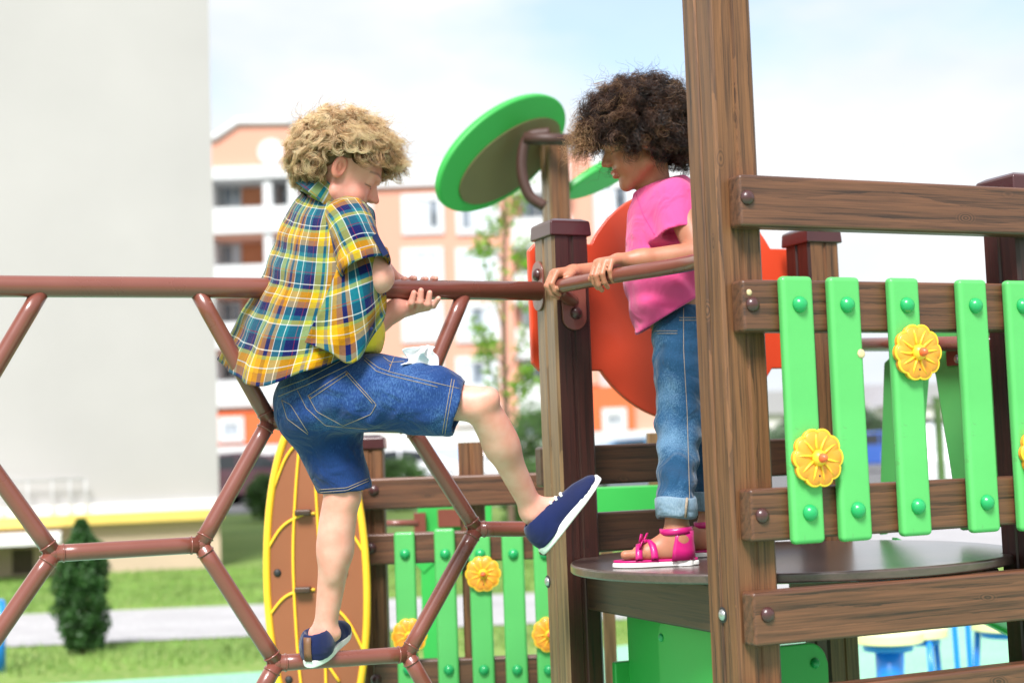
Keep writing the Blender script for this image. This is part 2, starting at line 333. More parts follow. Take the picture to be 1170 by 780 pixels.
# pickets of the front guard
def picket(name, p_mid, w, z0, z1, t, ax, ay, parent, bolts, m='green'):
    h = z1 - z0
    b = MB().box(p_mid + ay * t / 2 + Z * ((z0 + z1) / 2 - p_mid[2]), (w, t, h), (ax, ay, Z))
    o = b.build(name, M[m], parent, frame_m(np.array([p_mid[0], p_mid[1], (z0 + z1) / 2]), ax, ay, Z), bevel=0.009, seg=4)
    for z in bolts: bolt(np.array([p_mid[0], p_mid[1], z]) + ax * 0.001, -ay, o, 'gbolt', 0.0155, 0.015)
    return o
def flower(c, nor, r, parent, rot=0.0):
    nor = nrm(nor); x = nrm(np.cross(Z, nor)); y = np.cross(nor, x); m = MB(); n = 110; NPE = 10
    prof = [(0.0, 0.0), (0.55, 0.011), (0.93, 0.013), (1.0, 0.007), (0.99, 0.0)]
    VV = []
    for k, (q, hh) in enumerate(prof[1:]):
        for j in range(n):
            th = 2 * math.pi * j / n + rot; rr = r * q * (0.90 + 0.11 * abs(math.cos(NPE * th / 2)) ** 0.7)
            VV.append(c + (x * math.cos(th) + y * math.sin(th)) * rr + nor * hh)
    cI = len(VV); VV.append(c + nor * 0.010); K = len(prof) - 1
    FF = [(k * n + j, (k + 1) * n + j, (k + 1) * n + (j + 1) % n, k * n + (j + 1) % n)[::-1] for k in range(K - 1) for j in range(n)]
    FF += [(cI, (j + 1) % n, j) for j in range(n)]
    m.add(VV, FF, 0)
    ring = [c + (x * math.cos(t) + y * math.sin(t)) * r * (0.90 + 0.11 * abs(math.cos(NPE * t / 2)) ** 0.7) * 0.985 + nor * 0.0095 for t in np.linspace(0, 2 * math.pi, n + 1) + rot]
    m.tube(ring, 0.0028, 6, 1, False)
    for i in range(NPE):
        th = 2 * math.pi * (i + 0.5) / NPE + rot
        pts = [c + (x * math.cos(th + 0.10 * math.sin(3 * q + i)) + y * math.sin(th + 0.10 * math.sin(3 * q + i))) * r * q + nor * (0.0112 + 0.001 * q) for q in (0.25, 0.45, 0.65, 0.84)]
        m.tube(pts, (0.0026, 0.0024, 0.002, 0.001), 6, 1)
    m.dome(c + nor * 0.009, nor, r * 0.30, 0.017, 1); m.dome(c + nor * 0.020, nor, r * 0.18, 0.015, 2)
    m.dome(c + nor * 0.0105 - y * r * 0.62 , nor, 0.0025, 0.003, 3, 8, 3)
    return m.build('flower', [M['flower'], M['yellow'], M['redtip'], M['black']], parent)
PF = FRONT - 0.0215
picks = []
for i, (x, y0, y1, bxs) in enumerate(((912, 315, 621, None), (966, 316, 618, None), (1034, 317, 612, None), (1112, 319, 608, None), (1166, 320, 606, None), (1235, 321, 602, None))):
    pt, pb = on_b(x, y0, PF), on_b(x + 14 + i, y1, PF); pm = (pt + pb) / 2
    zb = (on_b(x + 5, 356, PF)[2], on_b(x + 16, 578 - (x - 930) * 0.055, PF)[2])
    o = picket('picket', pm, 0.068, pb[2], pt[2], 0.0215, U, V, tower, (1.446, 1.073)); picks.append(o)
for i, (x, y) in ((0, (931, 523)), (2, (1045, 403)), (4, (1187, 517))):
    c = on_b(x, y, PF); c = c - V * 0.001
    flower(c, -V, 0.0515, picks[i], 0.2 + i)
knot = MB().dome(on_b(984, 404, PF), -V, 0.009, 0.003, n=9, k=3); knot.build('paint_chip', M['yellow2'], picks[1])
knot = MB().dome(on_b(856, 334, FRONT), -V, 0.006, 0.002, n=9, k=3); knot.build('paint_chip', M['yellow2'], fr_planks[1])
# steel bolts sunk in the posts' left faces
for (px, py, a, par) in ((826, 702, 0.0, p1), (626, 664, 0.0, p3)):
    c = on_a(px, py, a); m = MB()
    m.dome(c - U * 0.0005, -U, 0.0145, 0.0010, 1); m.dome(c - U * 0.001, -U, 0.0105, 0.006, 0)
    m.build('steel_bolt', [M['steel'], M['black']], par)
# hand rail between the two left posts
def bez(pts, k=12):
    """Catmull-Rom through points"""
    p = np.asarray(pts, float); p = np.vstack([2 * p[0] - p[1], p, 2 * p[-1] - p[-2]]); out = []
    for i in range(1, len(p) - 2):
        t = np.linspace(0, 1, k, endpoint=False)[:, None]
        a, b, c, d = p[i - 1], p[i], p[i + 1], p[i + 2]
        out.append(0.5 * (2 * b + (c - a) * t + (2 * a - 5 * b + 4 * c - d) * t ** 2 + (3 * b - a - 3 * c + d) * t ** 3))
    return np.vstack(out + [p[-2][None]])
ZR = 1.556
rail_pts = bez([T(0.045, B3 + 0.002, ZR - 0.02), T(0.024, 0.700, ZR - 0.012), T(-0.014, 0.668, ZR), T(-0.033, 0.615, ZR), T(-0.020, 0.520, ZR), T(0.0085, 0.40, ZR), T(0.045, 0.29, ZR), T(0.062, 0.20, ZR), T(0.055, 0.10, ZR)])
hr = MB().tube(rail_pts, 0.0158, 16).build('handrail', M['metal'], tower)
def oval_plate(c, nor, up, w, h, t, parent, m='metal'):
    nor = nrm(nor); x = nrm(np.cross(up, nor)); o = []
    for i in range(32):
        th = 2 * math.pi * i / 32; s = (h - w) / 2 * (1 if math.sin(th) >= 0 else -1)
        o.append((w / 2 * math.cos(th), w / 2 * math.sin(th) + s))
    return MB().prism(o, c, x, np.asarray(up), nor, t).build('mount_plate', M[m], parent, bevel=0.002)
mp = oval_plate(on_b(655, 346, B3), -V, Z, 0.062, 0.125, 0.006, hr); bolt(on_b(657, 358, B3) - V * 0.006, -V, mp, r=0.0150, h=0.013)
# the big round red panel behind, with two flat tabs that reach the rear posts
bp_ = B3 + 0.146
rc = on_b(784, 347, bp_); rR = 0.290; tz0, tz1 = on_b(884, 421, bp_)[2], on_b(884, 284, bp_)[2]
tl = ab(on_b(606, 340, bp_))[0] - ab(rc)[0]; tr = ab(on_b(905, 340, bp_))[0] - ab(rc)[0]
yu, yd = tz1 - rc[2], tz0 - rc[2]
out = []
au, ad = math.asin(yu / rR), math.asin(yd / rR)
for t in np.linspace(au, math.pi - au, 40): out.append((rR * math.cos(t), rR * math.sin(t)))
out += [(tl + 0.02, yu), (tl, yu - 0.02), (tl, yd + 0.02), (tl + 0.02, yd)]
for t in np.linspace(math.pi - ad, 2 * math.pi + ad, 40): out.append((rR * math.cos(t), rR * math.sin(t)))
out += [(tr, yd), (tr, yu)]
MB().prism(out, rc, U, Z, V, 0.016).build('round_panel', M['red'], tower, bevel=0.004)
# green boards under the platform
o1 = [(0, 0), (0.56, 0), (0.56, 0.80), (0, 0.80)]
MB().prism(o1, T(0.135, 0.13, 0.035), V, Z, U, 0.015).build('skirt_board', M['green2'], tower, bevel=0.004)
bq = ab(on_a(752, 730, 0.112))[1]
w_ = bq - 0.10; rr_ = 0.03
o2 = [(0, 0), (w_, 0), (w_, 0.80 - rr_)] + [(w_ - rr_ + rr_ * math.cos(t), 0.80 - rr_ + rr_ * math.sin(t)) for t in np.linspace(0, math.pi / 2, 8)] + [(0, 0.80)]
sb = MB().prism(o2, T(0.112, 0.10, 0.035), V, Z, U, 0.015).build('skirt_board', M['green2'], tower, bevel=0.004)
bolt(on_a(755, 728, 0.111), -U, sb, 'gbolt', 0.009, 0.006)
zt = on_b(915, 735, B3 - 0.03)[2]
ar = ab(on_b(946, 760, B3 - 0.03))[0]; r3 = 0.05
o3 = [(0.10, 0), (ar, 0), (ar, zt - r3)] + [(ar - r3 + r3 * math.cos(t), zt - r3 + r3 * math.sin(t)) for t in np.linspace(0, math.pi / 2, 10)] + [(0.10, zt)]
sb = MB().prism(o3, T(0, B3 - 0.03, 0), U, Z, V, 0.018).build('skirt_board', M['green2'], tower, bevel=0.006)
bolt(on_b(931, 757, B3 - 0.03), -V, sb, 'gbolt', 0.013, 0.012)

# ------------------------------------------------------------------ green slide behind, entered from the tower's right side
slide = empty('green_slide', T(0.9, 0.45, 0), 'green plastic slide with brown hand bar seen through the pickets', 'slide')
aS = 0.835
def poly_on_a(pts, a): return [(ab(on_a(x, y, a))[1], on_a(x, y, a)[2]) for x, y in pts]
for pts in ([(1009, 414), (1046, 380), (1052, 420), (1040, 560), (1003, 612)], [(1050, 378), (1152, 372), (1160, 600), (1096, 606), (1068, 430), (1062, 408)]):
    MB().prism(poly_on_a(pts, aS), T(aS, 0, 0), V, Z, U, 0.030).build('side_panel', M['green'], slide, bevel=0.006)
hb = MB().tube([on_a(960, 394, aS - 0.03), on_a(1140, 392, aS - 0.03)], 0.017, 14).build('hand_bar', M['metal'], slide)
for px in (1038, 1091):
    q = on_a(px, 405, aS - 0.004); m = MB().box(q, (0.006, 0.055, 0.05), (U, V, Z)); k = m.build('bracket', M['metal'], hb, bevel=0.002)
    MB().dome(on_a(px + 3, 410, aS - 0.008), -U, 0.010, 0.006).build('steel_bolt', M['steel'], k)
bed = [T(0.84, 0.12, 0.895), T(0.84, 0.66, 0.895), T(2.3, 0.66, 0.20), T(2.3, 0.12, 0.20)]
MB().add(bed + [p - Z * 0.02 for p in bed], [(0, 1, 2, 3), (7, 6, 5, 4), (0, 4, 5, 1), (1, 5, 6, 2), (2, 6, 7, 3), (3, 7, 4, 0)], 0, False).build('slide_bed', M['green2'], slide)
for bb in (0.12, 0.66):
    e = [T(0.865, bb, 0.86), T(0.865, bb, 0.96), T(2.3, bb, 0.34), T(2.3, bb, 0.16)]
    MB().add(e + [p + V * 0.02 for p in e], [(3, 2, 1, 0), (4, 5, 6, 7), (0, 1, 5, 4), (1, 2, 6, 5), (2, 3, 7, 6), (3, 0, 4, 7)], 0, False).build('side_wall', M['green2'], slide)
MB().box(T(2.2, 0.39, 0.1), (0.06, 0.5, 0.2), (U, V, Z)).build('foot', M['dwood'], slide)

# ------------------------------------------------------------------ honeycomb climbing frame
fb = B3 + 0.052
def fp(x, y): return on_b(x, y, fb)
frame = empty('honeycomb_climber', [*fp(200, 700)[:2], 0], 'brown metal honeycomb climbing frame the boy is climbing', 'climbing frame')
tb = MB().tube([fp(-260, 321), fp(0, 327), fp(300, 329), fp(617, 332.5)], 0.0218, 20).build('top_bar', M['metal'], frame)
mp = oval_plate(on_a(616, 327, 0.0), -U, Z, 0.062, 0.115, 0.005, tb); bolt(on_a(616, 314, 0.0) - U * 0.005, -U, mp, r=0.015, h=0.013)
ND = dict(a=(46, 334), b=(-44, 486), c=(226, 334), N1=(308, 481), N8=(468, 486), d=(530, 336), N3=(544, 604), N4=(465, 747), N5=(316, 757), N6=(229, 622), N7=(61, 632),
          e=(632, 604), g=(-34, 770), h=(232, 905), k=(548, 893), l=(-130, 490), q=(61, 1050))
tubes = [('a', 'b'), ('c', 'N1'), ('N1', 'N8'), ('N8', 'd'), ('N8', 'N3'), ('N3', 'N4'), ('N4', 'N5'), ('N5', 'N6'), ('N6', 'N1'), ('N6', 'N7'), ('N7', 'b'), ('N3', 'e'), ('N7', 'g'), ('N5', 'h'), ('N4', 'k'), ('b', 'l')]
for s, e in tubes:
    A, B = fp(*ND[s]), fp(*ND[e]); n = 7
    pts = [A + (B - A) * t for t in np.linspace(0, 1, n)]
    MB().tube(pts, 0.0172, 16).build('tube', M['metal'], frame)
for s in ('N1', 'N8', 'N3', 'N4', 'N5', 'N6', 'N7', 'b'):            # weld beads where the tubes meet
    c = fp(*ND[s]); m = MB()
    for e in [q if p == s else p for p, q in tubes if s in (p, q)]:
        t = nrm(fp(*ND[e]) - c); x = nrm(np.cross(t, V)); ring = [c + t * 0.019 + 0.0172 * (x * math.cos(q) + V * math.sin(q)) for q in np.linspace(0, 2 * math.pi, 20)]
        m.tube(ring, 0.0022, 6, 0, False)
    m.dome(c, V, 0.0178, 0.0178); m.dome(c, -V, 0.0178, 0.0178); m.build('weld_joint', M['metal'], frame)
lg = MB().tube([fp(548, 893) , [*fp(548, 893)[:2], 0]], 0.0172, 12); lg.build('leg', M['metal'], frame)
lg = MB().tube([fp(-34, 770) , [*fp(-34, 770)[:2], 0]], 0.0172, 12); lg.build('leg', M['metal'], frame)
lg = MB().tube([fp(232, 905) , [*fp(232, 905)[:2], 0]], 0.0172, 12); lg.build('leg', M['metal'], frame)
# ------------------------------------------------------------------ leaf-shaped roof on a post, behind
YL = 5.0
leafroof = empty('leaf_canopy', [*P(634, 700, YL)[:2], 0], 'post topped by big green oval leaves with olive undersides', 'leaf canopy')
X1 = np.array([1.0, 0, 0]); Y1 = np.array([0, 1.0, 0])
lu, lv = nrm([0.94, 0.34, 0]), nrm([-0.34, 0.94, 0])
post('post', np.array([*(P(633, 300, YL)[:2]), 0]) - lu * 0.005, 0.075, 0.085, P(630, 152, YL)[2], [M['post'], M['opost']], leafroof, None, lu, lv)
def leaf(pxc, ax_px, w, Y, tilt_dir, inner=True):
    """oval plate, long axis between two pixels, short axis tilted in depth"""
    a, b = np.asarray(P(*ax_px[0], Y - 0.12)), np.asarray(P(*ax_px[1], Y + 0.10)); c = (a + b) / 2; lx = nrm(b - a); ra = np.linalg.norm(b - a) / 2
    ly = nrm(np.array(tilt_dir) - lx * np.dot(tilt_dir, lx)); lz = np.cross(lx, ly)
    n = 72; o = [(ra * math.cos(t), w * math.sin(t)) for t in np.linspace(0, 2 * math.pi, n, endpoint=False)]
    k = MB().prism(o, c, lx, ly, lz, 0.03).build('leaf', M['leafgreen'], leafroof, bevel=0.008, seg=3)
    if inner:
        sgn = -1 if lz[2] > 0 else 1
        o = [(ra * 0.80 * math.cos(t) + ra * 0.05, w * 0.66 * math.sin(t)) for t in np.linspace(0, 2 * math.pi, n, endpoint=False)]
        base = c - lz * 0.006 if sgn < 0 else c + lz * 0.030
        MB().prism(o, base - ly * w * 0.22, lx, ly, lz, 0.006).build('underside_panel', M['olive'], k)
    return k
leaf(None, ((497, 222), (640, 126)), 0.165, YL, (-0.10, -0.62, 0.78))
leaf(None, ((642, 218), (735, 174)), 0.065, YL + 0.2, (0.2, -0.75, 0.6), False)
br = bez([P(628, 152, YL - .05), P(603, 158, YL - .05), P(596, 190, YL - .05), P(604, 222, YL - .05), P(622, 236, YL - .05)], 8)
MB().tube(br, 0.019, 10).build('brace', M['bracket'], leafroof)
MB().tube([P(598, 158, YL - .06), P(655, 160, YL - .06)], 0.020, 10).build('brace', M['bracket'], leafroof)

# ------------------------------------------------------------------ brown leaf-shaped climbing board
YB = 4.15
cb = empty('climbing_board', [*P(362, 700, YB)[:2], 0], 'tall brown oval board with yellow rim and leaf veins behind the boy', 'climbing board')
def bpnt(x, y, k=0.0): return P(x, y, YB) + np.array([0, k, 0])
def oval(sx, sy, cx=362, cy=665, n=90): return [bpnt(cx + sx * math.sin(t) + (cy + sy * math.cos(t) - 665) * 0.03, cy + sy * math.cos(t)) for t in np.linspace(0, 2 * math.pi, n, endpoint=False)]
ov = oval(58, 200); n = len(ov); m = MB(); m.add(ov + [p + Y1 * 0.025 for p in ov], [tuple(range(n)), tuple(range(n, 2 * n))[::-1]] + [(j, n + j, n + (j + 1) % n, (j + 1) % n) for j in range(n)], 0, False)
bd = m.build('board', M['brownboard'], cb, bevel=0.004)
rim = oval(57, 199); MB().tube(rim + [rim[0], rim[1]], 0.0105, 8, 0, False).build('rim', M['yellow'], cb)
veins = MB()
for line in ([(343, 500), (338, 560), (335, 640), (340, 740), (346, 800), (350, 858)], [(357, 470), (361, 560), (367, 660), (372, 760), (374, 860)],
             [(303, 632), (322, 602), (345, 588), (360, 586)], [(306, 705), (325, 682), (345, 674), (360, 673)], [(312, 560), (326, 524), (340, 506), (352, 500)], [(312, 772), (328, 754), (348, 748), (368, 752), (388, 778)],
             [(421, 640), (408, 618), (398, 604), (385, 592)], [(418, 748), (402, 716), (390, 700), (375, 690)], [(414, 560), (402, 540), (390, 520)]):
    veins.tube(bez([bpnt(x, y, -0.003) for x, y in line], 6), 0.0042, 6)
veins.build('vein', M['yellow'], cb)
for x, y in ((315, 536), (317, 654), (393, 655), (391, 540), (330, 776)):
    bolt(bpnt(x, y, -0.001), -Y1, bd, 'black', 0.011, 0.008)
for x, y in ((347, 585), (347, 673)):
    MB().box(bpnt(x, y, -0.012), (0.045, 0.03, 0.016)).build('foothold', M['dwood'], cb, bevel=0.004)
for x in (345, 378): MB().box([*(bpnt(x, 700, 0.065)[:2]), 0.55], (0.06, 0.06, 1.1)).build('post', M['dpost'], cb)

# ------------------------------------------------------------------ rear picket bridge
YF = 4.30
pf = empty('picket_fence', [*P(520, 700, YF)[:2], 0], 'low timber picket fence with green slats and orange flowers behind the climbing frame', 'picket fence')
def zpx(x, y, Y): return P(x, y, Y)[2]
for i, (x, yt) in enumerate(((426, 502), (541, 505))):
    b = P(x, 600, YF + 0.045); po = post('post', np.array([b[0] - 0.038, b[1], 0]), 0.072, 0.08, zpx(x, yt, YF + 0.05), [M['post'], M['post']], pf, M['cap'] if i == 0 else None, X1, Y1)
rl = []
for (y0, y1, xa, xb) in ((543, 579, 414, 628), (606.5, 642, 418, 628), (752, 790, 422, 632)):
    za, zb_ = zpx(520, y0, YF), zpx(520, y1, YF); xa_, xb_ = P(xa, 600, YF)[0], P(xb, 600, YF)[0]
    k = plank('rail_plank', np.array([xa_, YF, 0]), xb_ - xa_ + 0.06, zb_, za, 0.038, X1, Y1, M['wood'], pf, 0.007); rl.append(k)
for x, y, i in ((427, 560, 0), (424, 626, 1), (430, 776, 2)): bolt(P(x, y, YF), -Y1, rl[i], r=0.016, h=0.012)
pks = []
for (x, yt, yb, w) in ((464, 607, 800, 0.060), (510, 603, 800, 0.060), (550, 610, 800, 0.063), (588, 609, 800, 0.063), (624, 610, 800, 0.063)):
    b = P(x, 690, YF - 0.018); pks.append(picket('picket', b, w, zpx(x, yb, YF), zpx(x, yt, YF), 0.018, X1, Y1, pf, (zpx(x, 632, YF), zpx(x, 764, YF))))
for i, (x, y) in ((0, (468, 726)), (2, (552, 655)), (4, (628, 724))): flower(P(x, y, YF - 0.019), -Y1, 0.049, pks[i], i * 0.7)
# a second green panel further back, with its brown bar
sb2 = empty('activity_board', [*P(515, 700, 5.2)[:2], 0], 'green play panel with brown rail standing behind the picket fence', 'play panel')
Yq = 5.2
def pq(x, y): q = P(x, y, Yq); return (q[0], q[2])
o = [pq(*t) for t in ((478, 578), (562, 576), (562, 668), (548, 672), (534, 662), (520, 650), (500, 640), (484, 655), (470, 640), (474, 600))]
MB().prism(o, np.array([0, Yq, 0]), X1, Z, Y1, 0.02).build('panel', M['green2'], sb2, bevel=0.004)
for x0, x1, yb in ((480, 500, 800), (534, 546, 800)):
    q0, q1 = pq(x0, 630), pq(x1, 630); MB().box([(q0[0] + q1[0]) / 2, Yq + 0.02, 0.45], (q1[0] - q0[0], 0.03, 0.9)).build('post', M['green2'], sb2)
hb2 = MB().tube([P(428, 598, Yq - .03), P(478, 597, Yq - .03)], 0.012, 10).build('rail', M['metal'], sb2)
MB().box(P(480, 597, Yq - .02), (0.04, 0.03, 0.07)).build('bracket', M['metal'], sb2); MB().box(P(517, 591, Yq - .02), (0.10, 0.03, 0.06)).build('bracket', M['metal'], sb2)
# green guard board and small post seen past the girl
gb = empty('guard_board', [*P(720, 700, 4.3)[:2], 0], 'bright green board on an olive post behind the girl\'s feet', 'board')
q0, q1 = P(676, 571, 4.3), P(796, 571, 4.3)
MB().box([(q0[0] + q1[0]) / 2, 4.3, zpx(716, 570, 4.3)], (q1[0] - q0[0], 0.02, 0.075)).build('board', M['green2'], gb, bevel=0.004)
MB().box([P(749, 560, 4.33)[0], 4.34, 0.62], (0.035, 0.05, 1.24)).build('post', M['opost'], gb)
MB().box([P(690, 560, 4.33)[0], 4.34, 0.50], (0.035, 0.05, 1.0)).build('post', M['opost'], gb)
# ------------------------------------------------------------------ ground
def sheet(name, pts, z, m, label=None):
    b = MB().add([(x, y, z) for x, y in pts], [tuple(range(len(pts)))], 0, False); o = b.build(name, m); o['kind'] = 'structure'; return o
def ground_mat(name, c1, c2, c3, s=1.2, fine=60, rough=0.9):
    m, nt, b = mat(name); l = nt.links.new; tc = N(nt, 'ShaderNodeTexCoord')
    n1 = N(nt, 'ShaderNodeTexNoise'); n1.inputs['Scale'].default_value = s; n1.inputs['Detail'].default_value = 5; l(tc.outputs['Object'], n1.inputs[0])
    n2 = N(nt, 'ShaderNodeTexNoise'); n2.inputs['Scale'].default_value = fine; n2.inputs['Detail'].default_value = 3; l(tc.outputs['Object'], n2.inputs[0])
    r1 = ramp(nt, [(0.35, c1), (0.65, c2)]); l(n1.outputs[0], r1.inputs[0])
    r2 = ramp(nt, [(0.45, (0, 0, 0)), (0.7, (1, 1, 1))]); l(n2.outputs[0], r2.inputs[0])
    mx = N(nt, 'ShaderNodeMix', data_type='RGBA'); l(r2.outputs[0], mx.inputs[0]); l(r1.outputs[0], mx.inputs[6]); mx.inputs[7].default_value = (*c3, 1)
    l(mx.outputs[2], b.inputs['Base Color']); b.inputs['Roughness'].default_value = rough; b.inputs['Specular IOR Level'].default_value = 0.2
    return m
M['lawn'] = ground_mat('lawn_grass', (0.095, 0.19, 0.030), (0.175, 0.27, 0.058), (0.24, 0.28, 0.095), 0.7, 18)
M['paving'] = ground_mat('grey_paving', (0.33, 0.32, 0.33), (0.40, 0.39, 0.40), (0.30, 0.30, 0.31), 2.0, 25)
M['rubber'] = ground_mat('mint_rubber', (0.19, 0.43, 0.28), (0.23, 0.48, 0.33), (0.32, 0.54, 0.41), 1.5, 90)
M['asphalt'] = ground_mat('asphalt', (0.10, 0.10, 0.105), (0.15, 0.15, 0.155), (0.2, 0.2, 0.2), 0.5, 30)
sheet('ground', [(-900, -40), (900, -40), (900, 1800), (-900, 1800)], 0.0, M['lawn'])
sheet('rubber_ground', [(-3.2, -4), (9, -4), (9, 12.0), (1.6, 9.8), (0.2, 8.9), (-3.2, 8.3)], 0.004, M['rubber'])
sheet('footpath', [(-12, 9.6), (-3, 10.25), (6, 10.9), (24, 12.0), (24, 14.2), (6, 13.1), (-3, 12.5), (-12, 11.9)], 0.008, M['paving'])
sheet('plaza', [(2.2, 14.4), (40, 16.2), (40, 29.5), (3.2, 29.5)], 0.006, M['paving'])
sheet('car_park', [(-30, 36), (60, 30), (60, 74), (-30, 74)], 0.004, M['asphalt'])
nb = 42000
gx = RNG.uniform(-6.0, 1.5, nb); gy = RNG.uniform(8.4, 17.0, nb); ok = (np.abs(gy - (11.38 + (gx + 3) * 0.075)) > 1.25) & ~((gx > -3.2) & (gy < 8.7 + (gx + 3.2) * 0.17)); gx, gy = gx[ok], gy[ok]; nb = len(gx)
th = RNG.uniform(0, 6.28, nb); hh = RNG.uniform(0.02, 0.055, nb); w = 0.006
b0 = np.stack([gx - w * np.cos(th), gy - w * np.sin(th), 0 * gx], 1); b1 = np.stack([gx + w * np.cos(th), gy + w * np.sin(th), 0 * gx], 1)
tp = np.stack([gx + RNG.normal(0, .012, nb), gy + RNG.normal(0, .012, nb), hh], 1)
gv = np.stack([b0, b1, tp], 1).reshape(-1, 3); M['blade'] = plain('grass_blade', (0.15, 0.265, 0.05), 0.7, 0.4, 1.5)
gm = MB(); gm.v = [gv]; gm.f = [(3 * i, 3 * i + 1, 3 * i + 2) for i in range(nb)]; gm.m = [0] * nb; gm.sm = [False] * nb; gm.n = len(gv)
tag(gm.build('grass', M['blade']), 'short green lawn grass', None, None, 'stuff')

# ------------------------------------------------------------------ pale apartment block on the left
M['beige'] = plain('beige_render', (0.405, 0.388, 0.385), 0.85, 0.06, 0.6, bump=0.3, bscale=40)
M['beige2'] = plain('white_render', (0.80, 0.80, 0.79), 0.85, 0.03, 0.6)
M['plinth'] = plain('tan_plinth', (0.52, 0.40, 0.29), 0.85, 0.06, 2)
M['ledge'] = plain('yellow_ledge', (0.72, 0.52, 0.12), 0.7, 0.06, 3)
M['dark'] = plain('dark_opening', (0.10, 0.075, 0.05), 0.9, 0.2)
corner = np.array([P(252, 640, 17.3)[0], 17.3, 0]); fdir = nrm([-0.96, -0.28, 0]); fn = np.array([-fdir[1], fdir[0], 0]) * 1.0
fn = nrm([0.28, -0.96, 0])                                              # outward normal of the facade
pale = empty('apartment_building', corner + fdir * 6 - fn * 5, 'pale beige apartment building end wall with yellow ledge along its base', 'building')
pale_ax = (fdir, -fn, Z)
def fbox(s0, s1, d0, d1, z0, z1, m, name, par=pale, bev=0):
    """box on the pale facade: s along the wall from its right corner, d outwards"""
    c = corner + fdir * (s0 + s1) / 2 + fn * (d0 + d1) / 2 + Z * (z0 + z1) / 2
    return MB().box(c, (s1 - s0, abs(d1 - d0), z1 - z0), pale_ax).build(name, m, par, bevel=bev)
fbox(0, 2.60, -9, 0, 0.78, 15, M['beige'], 'wall')
fbox(2.63, 14, -9, 0.03, 0.78, 15, M['beige2'], 'wall')
fbox(2.60, 2.63, -9, -0.03, 0.78, 15, M['dark'], 'panel_joint')
fbox(-0.01, 14, -9, 0.05, 0.675, 0.78, M['white'], 'base_band')
fbox(-0.03, 14, -9, 0.16, 0.56, 0.672, M['ledge'], 'ledge')
pl = fbox(0.0, 14, -9, 0.02, -0.05, 0.558, M['plinth'], 'plinth')
def pale_s(px, py):
    q = on_plane(px, py, corner + fn * 0.02, fn); return float(np.dot(q - corner, fdir)), q[2]
s0, z1_ = pale_s(38, 626); s1, z0_ = pale_s(14, 656)
fbox(s0, s1, 0.0, 0.024, z0_, z1_, M['dark'], 'basement_window', pl)
s2, zz = pale_s(70, 610); fbox(s2, 14, 0.02, 0.9, 0.40, 0.50, M['white'], 'porch_slab')
rail = MB()
for px in (3, 32, 60, 80, 98):
    s, _ = pale_s(px, 560); q = corner + fdir * s + fn * 0.12; rail.tube([q + Z * 0.67, q + Z * 1.07], 0.011, 6)
s, _ = pale_s(98, 560)
for z in (1.07,): rail.tube([corner + fdir * s + fn * 0.12 + Z * z, corner + fdir * 6 + fn * 0.12 + Z * z], 0.012, 6)
rail.build('railing', plain('grey_rail', (0.45, 0.45, 0.45), 0.5), pale)

# ------------------------------------------------------------------ orange apartment building, far
YO = 78.0
def X_(px, py=360, Y=YO): return P(px, py, Y)[0]
def Z_(px, py, Y=YO): return P(px, py, Y)[2]
M['peach'] = plain('peach_render', (0.66, 0.325, 0.235), 0.9, 0.03, 0.2)
M['peach2'] = plain('deep_peach_render', (0.58, 0.23, 0.12), 0.9, 0.03, 0.2)
M['orange'] = plain('red_orange_render', (0.78, 0.14, 0.045), 0.9, 0.04, 0.2)
M['bwhite'] = plain('building_white', (0.62, 0.63, 0.64), 0.85, 0.03, 0.3)
M['grey'] = plain('grey_sheet', (0.30, 0.33, 0.36), 0.6, 0.06, 0.5)
def glass():
    m, nt, b = mat('window_glass'); l = nt.links.new; tc = N(nt, 'ShaderNodeTexCoord'); n = N(nt, 'ShaderNodeTexNoise'); n.inputs['Scale'].default_value = 0.6
    l(tc.outputs['Object'], n.inputs[0]); r = ramp(nt, [(0.35, (0.05, 0.065, 0.08)), (0.65, (0.36, 0.42, 0.50))]); l(n.outputs[0], r.inputs[0]); l(r.outputs[0], b.inputs['Base Color'])
    b.inputs['Roughness'].default_value = 0.08; b.inputs['Specular IOR Level'].default_value = 0.8; return m
M['glass'] = glass(); M['curtain'] = plain('pale_curtain', (0.62, 0.68, 0.76), 0.8, 0.15, 2)
ob = empty('apartment_building', (X_(450), YO + 6, 0), 'orange and white apartment building with balconies far behind the children', 'building')
def bbox(x0, x1, z0, z1, y0, y1, m, name, par=ob): return MB().box(((x0 + x1) / 2, (y0 + y1) / 2, (z0 + z1) / 2), (x1 - x0, y1 - y0, z1 - z0)).build(name, m, par)
